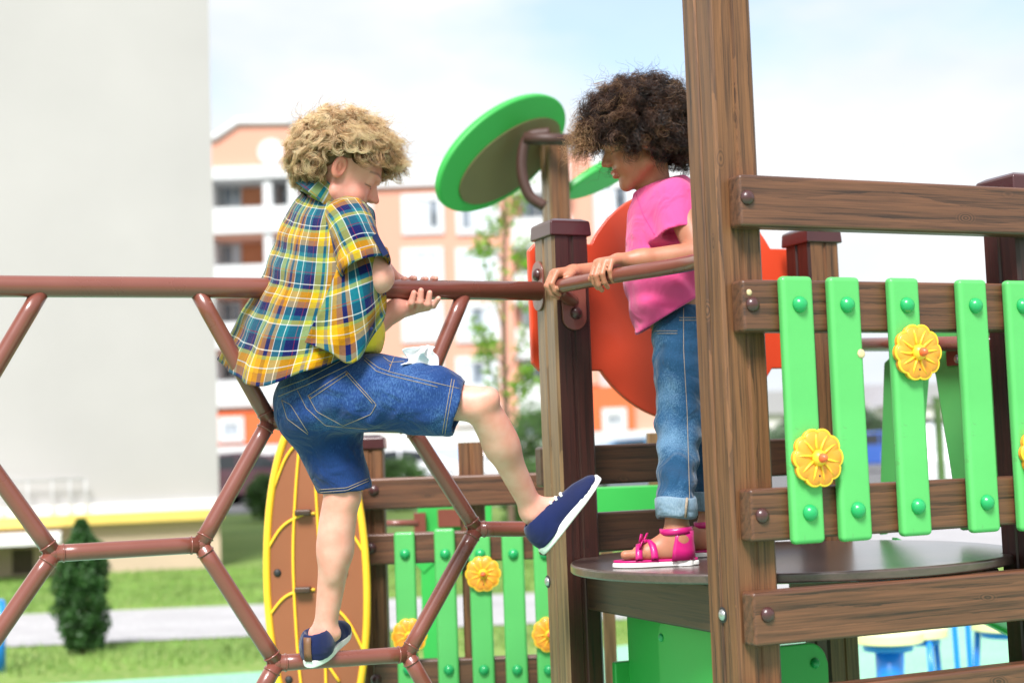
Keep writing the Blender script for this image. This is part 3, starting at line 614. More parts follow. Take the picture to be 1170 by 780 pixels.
def window(px0, py0, px1, py1, Y, frame=True, mull=2, dark=0.5, rnd=random.Random(3)):
    x0, x1 = X_(px0, (py0 + py1) / 2, Y), X_(px1, (py0 + py1) / 2, Y); z1, z0 = Z_((px0 + px1) / 2, py0, Y), Z_((px0 + px1) / 2, py1, Y)
    f = 0.34 if frame else 0.10; m = MB(); cy = Y - 0.06
    m.box(((x0 + x1) / 2, cy, z1 - f / 2), (x1 - x0, 0.12, f)); m.box(((x0 + x1) / 2, cy, z0 + f / 2), (x1 - x0, 0.12, f))
    for x in (x0 + f / 2, x1 - f / 2): m.box((x, cy + .002, (z0 + z1) / 2), (f, 0.12, z1 - z0 - 2 * f))
    for i in range(1, mull + 1):
        x = x0 + (x1 - x0) * i / (mull + 1); m.box((x, cy + .004, (z0 + z1) / 2), (0.10, 0.10, z1 - z0 - 2 * f))
    w = m.build('window', M['bwhite'], ob)
    g = MB(); xs = np.linspace(x0 + f, x1 - f, mull + 2)
    for i in range(mull + 1):
        g.box(((xs[i] + xs[i + 1]) / 2, Y - 0.015, (z0 + z1) / 2), (xs[i + 1] - xs[i], 0.02, z1 - z0 - 2 * f), None, 0 if rnd.random() < dark else 1)
    g.build('pane', [M['glass'], M['curtain']], w)
# right block: flat peach wall
xa, xb = X_(338), X_(588)
bbox(xa, xb, Z_(450, 492), Z_(450, 214), YO, YO + 12, M['peach'], 'wall')
bbox(xa, xb, 0, Z_(450, 492) - 0.01, YO + 0.05, YO + 12, M['bwhite'], 'ground_floor_wall')
bbox(xa - .1, xb + .1, Z_(450, 214), Z_(450, 186), YO - 0.25, YO + 12, M['bwhite'], 'parapet')
bbox(X_(466), X_(500), Z_(480, 186), Z_(480, 178), YO + 2, YO + 6, M['grey'], 'roof_box')
for y0, y1, dk in ((222, 268, 0.15), (283, 330, 0.12), (345, 391, 0.1), (407, 446, 0.7), (462, 486, 0.9)):
    for x0, x1 in ((379, 426), (459, 507), (521, 571)): window(x0, y0, x1, y1, YO, True, 2, dk if x0 > 500 else dk * 0.6)
# white balcony strip, then the last orange pier and windows
for y0 in (190, 252, 314, 376, 438, 500): bbox(X_(588), X_(656), Z_(620, y0 + 34), Z_(620, y0), YO - 1.2, YO + 0.3, M['bwhite'], 'balcony')
bbox(X_(588), X_(656), 0, Z_(620, 190), YO + 0.4, YO + 12, M['peach'], 'wall')
for y0 in (226, 288, 350, 412, 474): window(596, y0, 648, y0 + 25, YO + 0.4, False, 2, 0.8)
bbox(X_(656), X_(682), Z_(670, 440), Z_(670, 176), YO - 0.3, YO + 12, M['peach'], 'wall')
bbox(X_(682), X_(812), Z_(740, 440), Z_(740, 176), YO, YO + 12, M['bwhite'], 'wall')
for y0 in (212, 274, 336, 398):
    for x0 in (688, 738): window(x0, y0, x0 + 42, y0 + 34, YO, False, 2, 0.6)
bbox(X_(656), X_(720), Z_(690, 492), Z_(690, 441), YO - 0.3, YO + 12, M['orange'], 'ground_floor_wall')
bbox(X_(720), X_(812), Z_(750, 492), Z_(750, 441), YO, YO + 12, M['peach'], 'ground_floor_wall')
window(688, 466, 716, 492, YO - 0.3, True, 1, 0.9)
bbox(X_(656), X_(812), 0, Z_(690, 493), YO - 0.4, YO + 12, M['bwhite'], 'plinth')
# left block with loggias and the stepped gable
YG = YO - 2.0
x0, x1 = X_(190, 360, YG), X_(338, 360, YG)
gz = lambda px, py: Z_(px, py, YG)
gpts = [(x0, gz(200, 196)), (x0, gz(200, 164)), (X_(246, 160, YG), gz(246, 160)), (X_(272, 141, YG), gz(272, 142)), (X_(330, 141, YG), gz(330, 141)), (x1, gz(338, 144)), (x1, gz(338, 196))]
MB().prism(gpts, np.array([0, YG, 0]), X1, Z, Y1, 4.0).build('gable_wall', M['peach'], ob)
cp = [(X_(246, 160, YG), gz(246, 160)), (X_(272, 141, YG), gz(272, 142)), (X_(330, 141, YG), gz(330, 141))]
MB().tube([np.array([a, YG - .05, b + .12]) for a, b in [(x0, gz(200, 164))] + cp + [(x1, gz(338, 144))]], 0.22, 8).build('coping', M['bwhite'], ob)
cc = np.array([X_(310, 174, YG), YG, gz(310, 174)])
MB().prism([(0.68 * math.cos(t), 0.68 * math.sin(t)) for t in np.linspace(0, 2 * math.pi, 32, endpoint=False)], cc + Y1 * -0.12, X1, Z, Y1, 0.1).build('round_window', M['bwhite'], ob)
bbox(x0, x1 + .1, gz(280, 205), gz(280, 191), YG - 0.3, YG + 4, M['bwhite'], 'cornice')
bbox(x0, x1, 0, gz(280, 206), YG + 2.2, YG + 6, M['peach2'], 'loggia_wall')
for i, y0 in enumerate((237, 303, 368, 434)):
    bbox(x0, x1, gz(280, y0 + 30), gz(280, y0), YG - 0.25, YG + 2.2, M['bwhite'], 'balcony')
    bbox(x0, x1, gz(280, y0 + 34), gz(280, y0 + 30) - .01, YG - 0.1, YG + 2.2, M['peach'], 'balcony_slab')
for y0, y1 in ((206, 434),):
    for px in (240, 309, 338): bbox(X_(px - 5, 360, YG), X_(px + 5, 360, YG), gz(px, y1), gz(px, y0), YG - 0.12, YG + 2.2, M['bwhite'], 'column')
for i, y0 in enumerate((213, 279, 345, 410)):
    window(246, y0, 276, y0 + 24, YG + 2.2, False, 2, 0.75); window(321, y0, 336, y0 + 24, YG + 2.2, False, 1, 0.75)
bbox(x0, x1, gz(280, 508), gz(280, 470), YG, YG + 4, M['orange'], 'ground_floor_wall')
bbox(x0, x1, -0.1, gz(280, 509), YG - 0.1, YG + 4, M['bwhite'], 'plinth')
window(250, 476, 279, 505, YG, True, 1, 0.8)

# ------------------------------------------------------------------ parked cars, blurred
M['tyre'] = plain('tyre_rubber', (0.02, 0.02, 0.02), 0.8)
def carmat(n, c): return plain(n, c, 0.25, 0.03, 1, coat=0.8)
M['carglass'] = plain('car_glass', (0.03, 0.035, 0.04), 0.08, 0.1)
M['lamp'] = plain('lamp_lens', (0.6, 0.6, 0.6), 0.2)
def make_car(name, loc, rotz, paint, label, cat='car'):
    root = empty(name, loc, label, cat, 'cars parked by the orange building', rotz); B = WM[root.name]
    prof = [(-2.05, 0.35), (-2.1, 0.75), (-1.95, 0.92), (-1.35, 1.0), (-0.75, 1.42), (0.2, 1.47), (0.95, 1.38), (1.75, 0.98), (2.05, 0.92), (2.1, 0.45), (2.0, 0.28), (-1.95, 0.26)]
    def loc_(p): q = B @ Vector(p); return np.array(q)
    ax, ay = np.array(B.to_3x3() @ Vector((1, 0, 0))), np.array(B.to_3x3() @ Vector((0, 1, 0)))
    MB().prism(prof, loc_((0, -0.84, 0)), ax, Z, ay, 1.68).build('body', paint, root, bevel=0.09, seg=3)
    for sy in (-0.846, 0.826):
        g = MB().prism([(-1.22, 1.0), (-0.68, 1.36), (0.08, 1.40), (0.08, 1.0)], loc_((0, sy, 0)), ax, Z, ay, 0.02); g.build('window', M['carglass'], root); g = MB().prism([(0.16, 1.0), (0.16, 1.40), (0.88, 1.32), (1.45, 1.0)], loc_((0, sy, 0)), ax, Z, ay, 0.02)
        g.build('window', M['carglass'], root)
    for x in (-1.3, 1.3):
        for y in (-0.76, 0.76):
            c = loc_((x, y, 0.31)); w = MB().tube([c - ay * 0.1, c + ay * 0.1], 0.31, 20).build('wheel', M['tyre'], root)
            MB().tube([c - ay * 0.108, c + ay * 0.108], 0.19, 14).build('rim', M['steel'], w)
    for y in (-0.6, 0.6):
        MB().box(loc_((-2.06, y, 0.72)), (0.08, 0.32, 0.14), (ax, ay, Z)).build('headlight', M['lamp'], root, bevel=0.02)
    return root
for (px, Y, rz, c, lab) in ((262, 42, 0.3, (0.09, 0.035, 0.05), 'dark maroon car parked beside the pale beige wall'), (285, 48, 1.2, (0.03, 0.04, 0.12), 'dark blue car parked behind the dark maroon one'), (318, 44, 0.2, (0.55, 0.56, 0.58), 'silver car parked behind the brown oval board'),
                           (452, 50, 0.1, (0.75, 0.77, 0.80), 'white car parked below the orange building, behind the boy\'s shorts'), (515, 54, 1.3, (0.35, 0.45, 0.60), 'pale blue car parked below the orange building, left of the middle post'), (590, 47, 0.15, (0.78, 0.79, 0.80), 'white car seen just beside the middle post'),
                           (1072, 30, 1.45, (0.78, 0.80, 0.83), 'white car in the distance between the green slide panels'), (992, 55, 0.2, (0.03, 0.10, 0.40), 'blue car in the distance left of the green slide panels'), (725, 40, 0.2, (0.08, 0.2, 0.35), 'teal blue car behind the rear boards of the tower')):
    make_car('parked_car', (P(px, 530, Y)[0], Y, 0.004), rz, carmat('car_paint', c), lab)

# ------------------------------------------------------------------ plants
def leaf_quads(C, s, nor_bias=None, asp=1.6):
    """small leaf quads at centres C with half size s"""
    n = len(C); a = RNG.normal(size=(n, 3)); a /= np.linalg.norm(a, axis=1)[:, None]; b = RNG.normal(size=(n, 3)); b -= a * (a * b).sum(1)[:, None]; b /= np.linalg.norm(b, axis=1)[:, None]
    s = np.broadcast_to(np.asarray(s, float), (n,))[:, None]
    V_ = np.stack([C - a * s * asp, C - b * s * .6, C + a * s * asp, C + b * s * .6], 1).reshape(-1, 3)
    m = MB(); m.v = [V_]; m.f = [(4 * i, 4 * i + 1, 4 * i + 2, 4 * i + 3) for i in range(n)]; m.m = [0] * n; m.sm = [False] * n; m.n = len(V_); return m
def leafmat(name, c, var=0.35, sc=3.0, trans=0.3):
    m, nt, b = mat(name); l = nt.links.new; tc = N(nt, 'ShaderNodeTexCoord'); n = N(nt, 'ShaderNodeTexNoise'); n.inputs['Scale'].default_value = sc; n.inputs['Detail'].default_value = 5
    l(tc.outputs['Object'], n.inputs[0]); c = np.array(c); r = ramp(nt, [(0.3, tuple(c * (1 - var))), (0.7, tuple(np.clip(c * (1 + var), 0, 1)))]); l(n.outputs[0], r.inputs[0]); l(r.outputs[0], b.inputs['Base Color'])
    b.inputs['Roughness'].default_value = 0.5
    t = N(nt, 'ShaderNodeBsdfTranslucent'); l(r.outputs[0], t.inputs[0]); mx = N(nt, 'ShaderNodeMixShader'); mx.inputs[0].default_value = trans
    l(b.outputs[0], mx.inputs[1]); l(t.outputs[0], mx.inputs[2]); l(mx.outputs[0], nt.nodes['Material Output'].inputs[0]); return m
M['thuja'] = leafmat('thuja_leaf', (0.040, 0.115, 0.026), 0.4, 14); M['fresh'] = leafmat('fresh_leaf', (0.20, 0.38, 0.035), 0.3, 6, 0.45); M['shrub'] = leafmat('shrub_leaf', (0.10, 0.20, 0.055), 0.4, 1.0)
M['bark'] = plain('bark', (0.14, 0.09, 0.06), 0.9, 0.3, 20, bump=0.6)
q = PZ(95, 746, 0); th_h = (746 - 596) / F_PX * q[1]
bush = empty('thuja_bush', q, 'small dark green conical thuja bush beside the grey footpath', 'bush')
n = 15000; t = RNG.uniform(0.02, 1, n) ** 0.85; ang = RNG.uniform(0, 2 * math.pi, n)
prof = np.interp(t, [0, 0.1, 0.3, 0.6, 0.8, 0.9, 1.0], [0.08, 0.125, 0.16, 0.155, 0.11, 0.055, 0.02]); lump = 1 + 0.16 * np.sin(ang * 3 + t * 9) + 0.12 * np.sin(ang * 7 - t * 17) + 0.1 * np.sin(t * 40 + ang * 2)
rad = prof * lump * np.sqrt(RNG.uniform(0.25, 1.08, n))
leaf_quads(np.stack([q[0] + rad * np.cos(ang), q[1] + rad * np.sin(ang), t * th_h], 1), RNG.uniform(0.007, 0.015, n)).build('foliage', M['thuja'], bush)
tw = MB()
for i in range(14):
    a = i * 2.4; tw.tube(bez([q + Z * 0.0, q + np.array([0.04 * math.cos(a), 0.04 * math.sin(a), 0.08]), q + np.array([0.11 * math.cos(a), 0.11 * math.sin(a), 0.3])], 4), 0.007, 5)
tw.build('trunk', M['bark'], bush)
# young tree, thin and sparse
Yt = 15.0
tb_ = P(586, 600, Yt); tb_[2] = 0
tree = empty('young_tree', tb_, 'thin young tree with sparse bright green leaves in front of the orange building', 'tree')
tk = MB(); trunk = bez([tb_, P(578, 470, Yt), P(576, 350, Yt), P(577, 240, Yt), P(574, 170, Yt)], 8); tk.tube(trunk, np.linspace(0.034, 0.010, len(trunk)), 8)
tips = []
for (s, e) in (((577, 330), (606, 270)), ((576, 380), (555, 300)), ((578, 430), (612, 345)), ((577, 300), (550, 262)), ((578, 460), (552, 400)), ((577, 270), (596, 205)), ((578, 480), (606, 420)), ((577, 420), (545, 370)), ((577, 250), (558, 200))):
    off = RNG.uniform(-0.3, 0.3); A, B_ = P(*s, Yt), P(*e, Yt + off); mid = (A + B_) / 2 - Z * 0.05
    bb = bez([A, mid, B_], 6); tk.tube(bb, np.linspace(0.011, 0.004, len(bb)), 5); tips += [bb[k] for k in range(5, len(bb))]
tk.build('trunk', M['bark'], tree)
tips = np.array(tips); n = 760; cc_ = tips[RNG.integers(0, len(tips), n)] + RNG.normal(0, 0.055, (n, 3))
ex = np.array([P(*p, Yt) for p in ((553, 283), (566, 262), (590, 285), (545, 288), (600, 300), (612, 330), (548, 378), (562, 392), (598, 425), (612, 440), (600, 345), (575, 250), (590, 440), (548, 400))])
cc_ = np.vstack([cc_, ex[RNG.integers(0, len(ex), 520)] + RNG.normal(0, 0.055, (520, 3))])
leaf_quads(cc_, RNG.uniform(0.014, 0.036, len(cc_))).build('foliage', M['fresh'], tree)
def shrub(px, Y, w, h, label, m='shrub'):
    b = np.array([P(px, 530, Y)[0], Y, 0]); root = empty('shrub', b, label, 'shrub', 'shrubs near the car park'); n = 2600
    a = RNG.normal(size=(n, 3)); a /= np.linalg.norm(a, axis=1)[:, None]; r_ = RNG.uniform(0.3, 1, n) ** 0.5 * (1 + 0.2 * np.sin(a[:, 0] * 5 + px) * np.cos(a[:, 1] * 4 + a[:, 2] * 6))
    c = b + np.stack([a[:, 0] * w * r_, a[:, 1] * w * r_, h * 0.55 + a[:, 2] * h * 0.5 * r_], 1)
    leaf_quads(c, w * 0.07).build('foliage', M[m], root)
    tk = MB()
    for i in range(5): tk.tube([b, b + np.array([w * .4 * math.cos(i * 1.3), w * .4 * math.sin(i * 1.3), h * .6])], w * 0.03, 5)
    tk.build('trunk', M['bark'], root)
shrub(452, 33, 0.7, 1.1, 'round green shrub left of the young tree'); shrub(597, 26, 0.55, 1.0, 'green shrub right of the young tree by the middle post'); shrub(612, 40, 0.8, 2.4, 'taller green shrub behind the middle post')
shrub(312, 30, 0.6, 0.9, 'low shrub behind the honeycomb frame near the pale building'); shrub(607, 20, 0.4, 0.75, 'small shrub low behind the last picket by the middle post')
# distant houses and trees to the right
M['house'] = plain('pale_house', (0.62, 0.60, 0.58), 0.9, 0.08, 0.05); M['roof'] = plain('grey_roof', (0.34, 0.33, 0.35), 0.8, 0.1, 0.1)
for i, (px, Y, w, h, lab) in enumerate(((905, 150, 14, 4.0, 'low pale house on the skyline, leftmost'), (985, 170, 16, 5.0, 'long pale house on the skyline left of the slide'), (1058, 160, 10, 4.6, 'pale house on the skyline between the slide panels'), (1120, 180, 14, 5.4, 'pale house on the skyline near the right post'))):
    b = np.array([P(px, 500, Y)[0], Y, 0]); ho = empty('house', b, lab, 'house', 'houses on the skyline')
    MB().box(b + Z * h / 2, (w, 9, h)).build('wall', M['house'], ho)
    MB().prism([(-w / 2 - .5, h - .05), (w / 2 + .5, h - .05), (w / 2 - 2, h + 2.2), (-w / 2 + 2, h + 2.2)], b - Y1 * 5, X1, Z, Y1, 10).build('roof', M['roof'], ho)
    for k in (-0.3, 0, 0.3): MB().box(b + np.array([w * k, -4.53, h * .55]), (1.2, 0.06, 1.3)).build('window', M['glass'], ho)
n = 9000; px_ = RNG.uniform(860, 1240, n); Yd = RNG.uniform(110, 135, n); xs = (px_ - CX) / F_PX * Yd; hz = 1.6 + 1.2 * np.abs(np.sin(px_ * 0.05)) + 0.9 * np.abs(np.sin(px_ * 0.017 + 1))
dt = leaf_quads(np.stack([xs, Yd, RNG.uniform(0, 1, n) ** 0.8 * hz], 1), 0.35).build('distant_trees', leafmat('far_leaf', (0.10, 0.15, 0.09), 0.25, 0.2)); tag(dt, 'distant pale tree line at the horizon', None, None, 'stuff')
lp = empty('fence_post', (P(1075, 530, 24)[0], 24, 0), 'dark green fence post in the distance between the slide panels', 'post')
MB().box(np.array([P(1075, 530, 24)[0], 24, 0.9]), (0.12, 0.12, 1.8)).build('post', M['shrub'], lp, bevel=0.01); MB().box(np.array([P(1075, 530, 24)[0], 24, 1.82]), (0.16, 0.16, 0.04)).build('cap', M['shrub'], lp)

# ------------------------------------------------------------------ low blue and yellow play seats at lower right
def stool(px, py, Y, r, label, ped=True):
    c = P(px, py, Y); root = empty('play_stool', [c[0], c[1], 0], label, 'stool', 'blue and yellow play stools')
    MB().tube([c - Z * 0.02, c + Z * 0.02], r, 40).build('seat', M['cream'], root, bevel=0.006)
    if ped:
        zs = [(0.0, 0.15), (0.01, 0.15), (0.06, 0.13), (0.14, 0.085), (0.20, 0.056), (0.26, 0.05), (c[2] - 0.021, 0.05)]
        MB().tube([[c[0], c[1], z] for z, _ in zs], [q for _, q in zs], 24).build('pedestal', M['blue'], root)
    else:
        for k in range(3):
            a = 0.6 + k * 2.094; MB().tube([c + np.array([math.cos(a) * r * .8, math.sin(a) * r * .8, -0.02]), [c[0] + math.cos(a) * r, c[1] + math.sin(a) * r, 0]], 0.014, 8).build('leg', M['blue'], root)
    MB().tube([c - Z * 0.05, c - Z * 0.0205], r * 0.7, 24).build('underside', M['blue'], root)
stool(1014, 727, 5.8, 0.135, 'yellow topped play stool on a flared blue pedestal below the tower'); stool(1053, 722, 6.6, 0.11, 'small pale play stool on thin blue legs behind the pedestal stool', False); stool(1150, 713, 6.4, 0.15, 'yellow play stool with dark blue underside partly hidden by the right post', False)
bfr = empty('tube_frame', [*P(1092, 735, 6.3)[:2], 0], 'thin blue tube frame between the play stools', 'frame')
MB().tube(bez([[*P(1094, 735, 6.3)[:2], 0], P(1092, 735, 6.3), P(1089, 690, 6.3), P(1096, 672, 6.3), P(1104, 690, 6.3), P(1107, 735, 6.3), [*P(1108, 735, 6.3)[:2], 0]], 6), 0.012, 8).build('tube', M['blue'], bfr)
bp2 = empty('play_post', [*P(1, 705, 9)[:2], 0], 'blue painted post at the far left edge beyond the climbing frame', 'post')
MB().tube([[*P(0, 705, 9)[:2], 0], P(0, 688, 9)], 0.03, 12).build('post', M['blue'], bp2); MB().dome(P(0, 688, 9), Z, 0.03, 0.02).build('cap', M['blue'], bp2)
# ------------------------------------------------------------------ implicit-surface modelling (numpy), used for the children
f32 = np.float32
def rcone(p, a, b, ra, rb):
    a = np.asarray(a, f32); b = np.asarray(b, f32); ba = b - a; q = p - a
    t = np.clip((q @ ba) / max(float(ba @ ba), 1e-12), 0, 1); q -= t[:, None] * ba
    return np.sqrt((q * q).sum(1)) - (ra + (rb - ra) * t).astype(f32)
def ell(p, c, r, A=None):
    q = p - np.asarray(c, f32)
    if A is not None: q = q @ np.asarray(A, f32).T
    r = np.asarray(r, f32); k0 = np.sqrt(((q / r) ** 2).sum(1)); k1 = np.sqrt(((q / (r * r)) ** 2).sum(1)) + 1e-9
    return k0 * (k0 - 1) / k1
def smin(a, b, k):
    h = np.clip(0.5 + 0.5 * (b - a) / k, 0, 1); return b + (a - b) * h - k * h * (1 - h)
def smax(a, b, k): return -smin(-a, -b, k)
def waves(p, fr, seed, n=6):
    g = np.random.default_rng(seed); out = np.zeros(len(p), f32)
    for i in range(n):
        d = g.normal(size=3); d /= np.linalg.norm(d); out += np.sin((p @ d.astype(f32)) * f32(fr * g.uniform(0.6, 1.6)) + f32(g.uniform(0, 6.28)))
    return out / n
def surf(fn, lo, hi, h):
    """naive surface nets; returns verts, quads"""
    lo = np.asarray(lo, float); hi = np.asarray(hi, float); n = np.maximum(np.ceil((hi - lo) / h).astype(int) + 1, 3)
    ax = [(lo[i] + h * np.arange(n[i])).astype(f32) for i in range(3)]
    G = np.stack(np.meshgrid(*ax, indexing='ij'), -1).reshape(-1, 3)
    D = np.concatenate([fn(G[i:i + 400000].copy()) for i in range(0, len(G), 400000)]).reshape(n)
    S = D < 0
    c = np.zeros(n - 1, int)
    for i in (0, 1):
        for j in (0, 1):
            for k in (0, 1): c += S[i:n[0] - 1 + i, j:n[1] - 1 + j, k:n[2] - 1 + k]
    act = (c > 0) & (c < 8); idx = np.full(n - 1, -1); ci = np.argwhere(act); idx[act] = np.arange(len(ci))
    acc = np.zeros((len(ci), 3)); cnt = np.zeros(len(ci)); corners = [(i, j, k) for i in (0, 1) for j in (0, 1) for k in (0, 1)]
    for a in corners:
        for axx in range(3):
            if a[axx] == 0:
                b = list(a); b[axx] = 1
                da = D[ci[:, 0] + a[0], ci[:, 1] + a[1], ci[:, 2] + a[2]]; db = D[ci[:, 0] + b[0], ci[:, 1] + b[1], ci[:, 2] + b[2]]
                m = (da < 0) != (db < 0); t = da[m] / (da[m] - db[m]); q = np.tile(np.array(a, float), (m.sum(), 1)); q[:, axx] += t
                acc[m] += q; cnt[m] += 1
    Vv = lo + h * (ci + acc / cnt[:, None]); quads = []
    for axx in range(3):
        o1, o2 = [(1, 2), (2, 0), (0, 1)][axx]; sl = [slice(None)] * 3; sl2 = [slice(None)] * 3; sl[axx] = slice(0, -1); sl2[axx] = slice(1, None)
        e = S[tuple(sl)] != S[tuple(sl2)]; pos = np.argwhere(e); s0 = S[tuple(sl)][e]
        ok = (pos[:, o1] > 0) & (pos[:, o2] > 0) & (pos[:, o1] < n[o1] - 1) & (pos[:, o2] < n[o2] - 1); pos = pos[ok]; s0 = s0[ok]
        def at(d1, d2):
            q = pos.copy(); q[:, o1] -= d1; q[:, o2] -= d2; return idx[q[:, 0], q[:, 1], q[:, 2]]
        Q = np.stack([at(1, 1), at(0, 1), at(0, 0), at(1, 0)], 1); Q[~s0] = Q[~s0][:, ::-1]; quads.append(Q)
    Q = np.concatenate(quads); Q = Q[(Q >= 0).all(1)]
    return Vv, Q
def relax(Vv, Q, it=2, lam=0.5):
    e = np.concatenate([Q[:, [0, 1]], Q[:, [1, 2]], Q[:, [2, 3]], Q[:, [3, 0]]]); e = np.concatenate([e, e[:, ::-1]])
    for _ in range(it):
        s = np.zeros_like(Vv); np.add.at(s, e[:, 0], Vv[e[:, 1]]); k = np.bincount(e[:, 0], minlength=len(Vv))[:, None]; Vv = Vv + lam * (s / np.maximum(k, 1) - Vv)
    return Vv
def mesh_from(name, Vv, Q, mats, parent=None, tint=None, uv=None, smooth=True, midx=None, solid=0):
    me = bpy.data.meshes.new(name); me.vertices.add(len(Vv)); me.vertices.foreach_set('co', np.asarray(Vv, f32).ravel())
    k = Q.shape[1]; me.loops.add(Q.size); me.loops.foreach_set('vertex_index', Q.ravel().astype(np.int32)); me.polygons.add(len(Q))
    me.polygons.foreach_set('loop_start', np.arange(0, Q.size, k, dtype=np.int32)); me.polygons.foreach_set('loop_total', np.full(len(Q), k, np.int32))
    me.polygons.foreach_set('use_smooth', np.full(len(Q), smooth)); me.update(calc_edges=True)
    for m in (mats if isinstance(mats, (list, tuple)) else [mats]): me.materials.append(m)
    if midx is not None: me.polygons.foreach_set('material_index', np.asarray(midx, np.int32))
    if tint is not None:
        a = me.attributes.new('tint', 'FLOAT_COLOR', 'POINT'); a.data.foreach_set('color', np.concatenate([tint, np.ones((len(tint), 1))], 1).astype(f32).ravel())
    if uv is not None:
        a = me.attributes.new('cloth', 'FLOAT_VECTOR', 'POINT'); u3 = np.zeros((len(uv), 3), f32); u3[:, :uv.shape[1]] = uv; a.data.foreach_set('vector', u3.ravel())
    o = bpy.data.objects.new(name, me); put(o, parent, WM[parent.name] if parent is not None else None)
    if parent is not None:
        Mi = np.array(WM[parent.name].inverted()); me.transform(Matrix(Mi.tolist()))
    if solid: q = o.modifiers.new('t', 'SOLIDIFY'); q.thickness = solid; q.offset = -1
    return o
def patch(rows, k=8):
    """smooth sheet through a grid of control points; returns verts (r*c,3), quads, arc-length uv"""
    A = np.asarray(rows, float); A = np.stack([bez(r, k) for r in A]); A = np.stack([bez(A[:, j], k) for j in range(A.shape[1])], 1); r, c = A.shape[:2]
    du = np.linalg.norm(np.diff(A, axis=1), axis=2).mean(0); dv = np.linalg.norm(np.diff(A, axis=0), axis=2).mean(1)
    u = np.concatenate([[0], np.cumsum(du)]); v = np.concatenate([[0], np.cumsum(dv)]); uv = np.stack(np.meshgrid(v, u, indexing='ij')[::-1], -1).reshape(-1, 2)
    i, j = np.meshgrid(np.arange(r - 1), np.arange(c - 1), indexing='ij'); Q = np.stack([i * c + j, i * c + j + 1, (i + 1) * c + j + 1, (i + 1) * c + j], -1).reshape(-1, 4)
    return A.reshape(-1, 3), Q, uv
def join(parts):
    V_, Q_, o = [], [], 0
    for v, q in parts: V_.append(v); Q_.append(q + o); o += len(v)
    return np.vstack(V_), np.vstack(Q_)

# ------------------------------------------------------------------ materials of the children
def skinmat(name, c):
    m, nt, b = mat(name); l = nt.links.new; at = N(nt, 'ShaderNodeAttribute', attribute_name='tint'); tc = N(nt, 'ShaderNodeTexCoord')
    n = N(nt, 'ShaderNodeTexNoise'); n.inputs['Scale'].default_value = 28; n.inputs['Detail'].default_value = 5; l(tc.outputs['Object'], n.inputs[0])
    c = np.array(c); r = ramp(nt, [(0.3, tuple(c * np.array([0.96, 0.79, 0.75]))), (0.7, tuple(np.clip(c * np.array([1.03, 1.06, 1.06]), 0, 1)))]); l(n.outputs[0], r.inputs[0])
    mx = N(nt, 'ShaderNodeMix', data_type='RGBA', blend_type='MULTIPLY'); mx.inputs[0].default_value = 1; l(r.outputs[0], mx.inputs[6]); l(at.outputs[0], mx.inputs[7]); l(mx.outputs[2], b.inputs['Base Color'])
    b.inputs['Roughness'].default_value = 0.48; b.inputs['Subsurface Weight'].default_value = 0.18; b.inputs['Subsurface Radius'].default_value = (0.011, 0.0045, 0.0025); b.inputs['Subsurface Scale'].default_value = 1.0
    n2 = N(nt, 'ShaderNodeTexNoise'); n2.inputs['Scale'].default_value = 260; l(tc.outputs['Object'], n2.inputs[0]); bp = N(nt, 'ShaderNodeBump'); bp.inputs['Strength'].default_value = 0.12; bp.inputs['Distance'].default_value = 0.001
    l(n2.outputs[0], bp.inputs['Height']); l(bp.outputs[0], b.inputs['Normal']); return m
def denim(name, c, lite, fade=0.5):
    m, nt, b = mat(name); l = nt.links.new; tc = N(nt, 'ShaderNodeTexCoord')
    n = N(nt, 'ShaderNodeTexNoise'); n.inputs['Scale'].default_value = 9; n.inputs['Detail'].default_value = 6; l(tc.outputs['Object'], n.inputs[0])
    mp = N(nt, 'ShaderNodeMapping'); mp.inputs['Scale'].default_value = (500, 500, 160); l(tc.outputs['Object'], mp.inputs[0]); nw = N(nt, 'ShaderNodeTexNoise'); nw.inputs['Scale'].default_value = 1; nw.inputs['Detail'].default_value = 2; l(mp.outputs[0], nw.inputs[0])
    at = N(nt, 'ShaderNodeAttribute', attribute_name='tint'); sep = N(nt, 'ShaderNodeSeparateColor'); l(at.outputs[0], sep.inputs[0])
    a = N(nt, 'ShaderNodeMath', operation='MULTIPLY_ADD'); a.inputs[1].default_value = 0.40; l(nw.outputs[0], a.inputs[0]); 
    a0 = N(nt, 'ShaderNodeMath', operation='MULTIPLY'); a0.inputs[1].default_value = 0.60; l(n.outputs[0], a0.inputs[0]); l(a0.outputs[0], a.inputs[2])
    a2 = N(nt, 'ShaderNodeMath', operation='MULTIPLY_ADD'); a2.inputs[1].default_value = fade; l(sep.outputs[0], a2.inputs[0]); l(a.outputs[0], a2.inputs[2])
    c = np.array(c); lt = np.array(lite); r = ramp(nt, [(0.36, tuple(c * 0.62)), (0.58, tuple(c)), (1.05 if False else 1.0, tuple(lt))]); l(a2.outputs[0], r.inputs[0]); l(r.outputs[0], b.inputs['Base Color'])
    b.inputs['Roughness'].default_value = 0.85; b.inputs['Specular IOR Level'].default_value = 0.15; b.inputs['Sheen Weight'].default_value = 0.15
    bp = N(nt, 'ShaderNodeBump'); bp.inputs['Strength'].default_value = 0.5; bp.inputs['Distance'].default_value = 0.0012; l(a.outputs[0], bp.inputs['Height'])
    nc = N(nt, 'ShaderNodeTexNoise'); nc.inputs['Scale'].default_value = 15; nc.inputs['Detail'].default_value = 2.5; nc.inputs['Distortion'].default_value = 0.9; l(tc.outputs['Object'], nc.inputs[0])
    bc = N(nt, 'ShaderNodeBump'); bc.inputs['Strength'].default_value = 0.75; bc.inputs['Distance'].default_value = 0.022; l(nc.outputs[0], bc.inputs['Height']); l(bc.outputs[0], bp.inputs['Normal']); l(bp.outputs[0], b.inputs['Normal']); return m
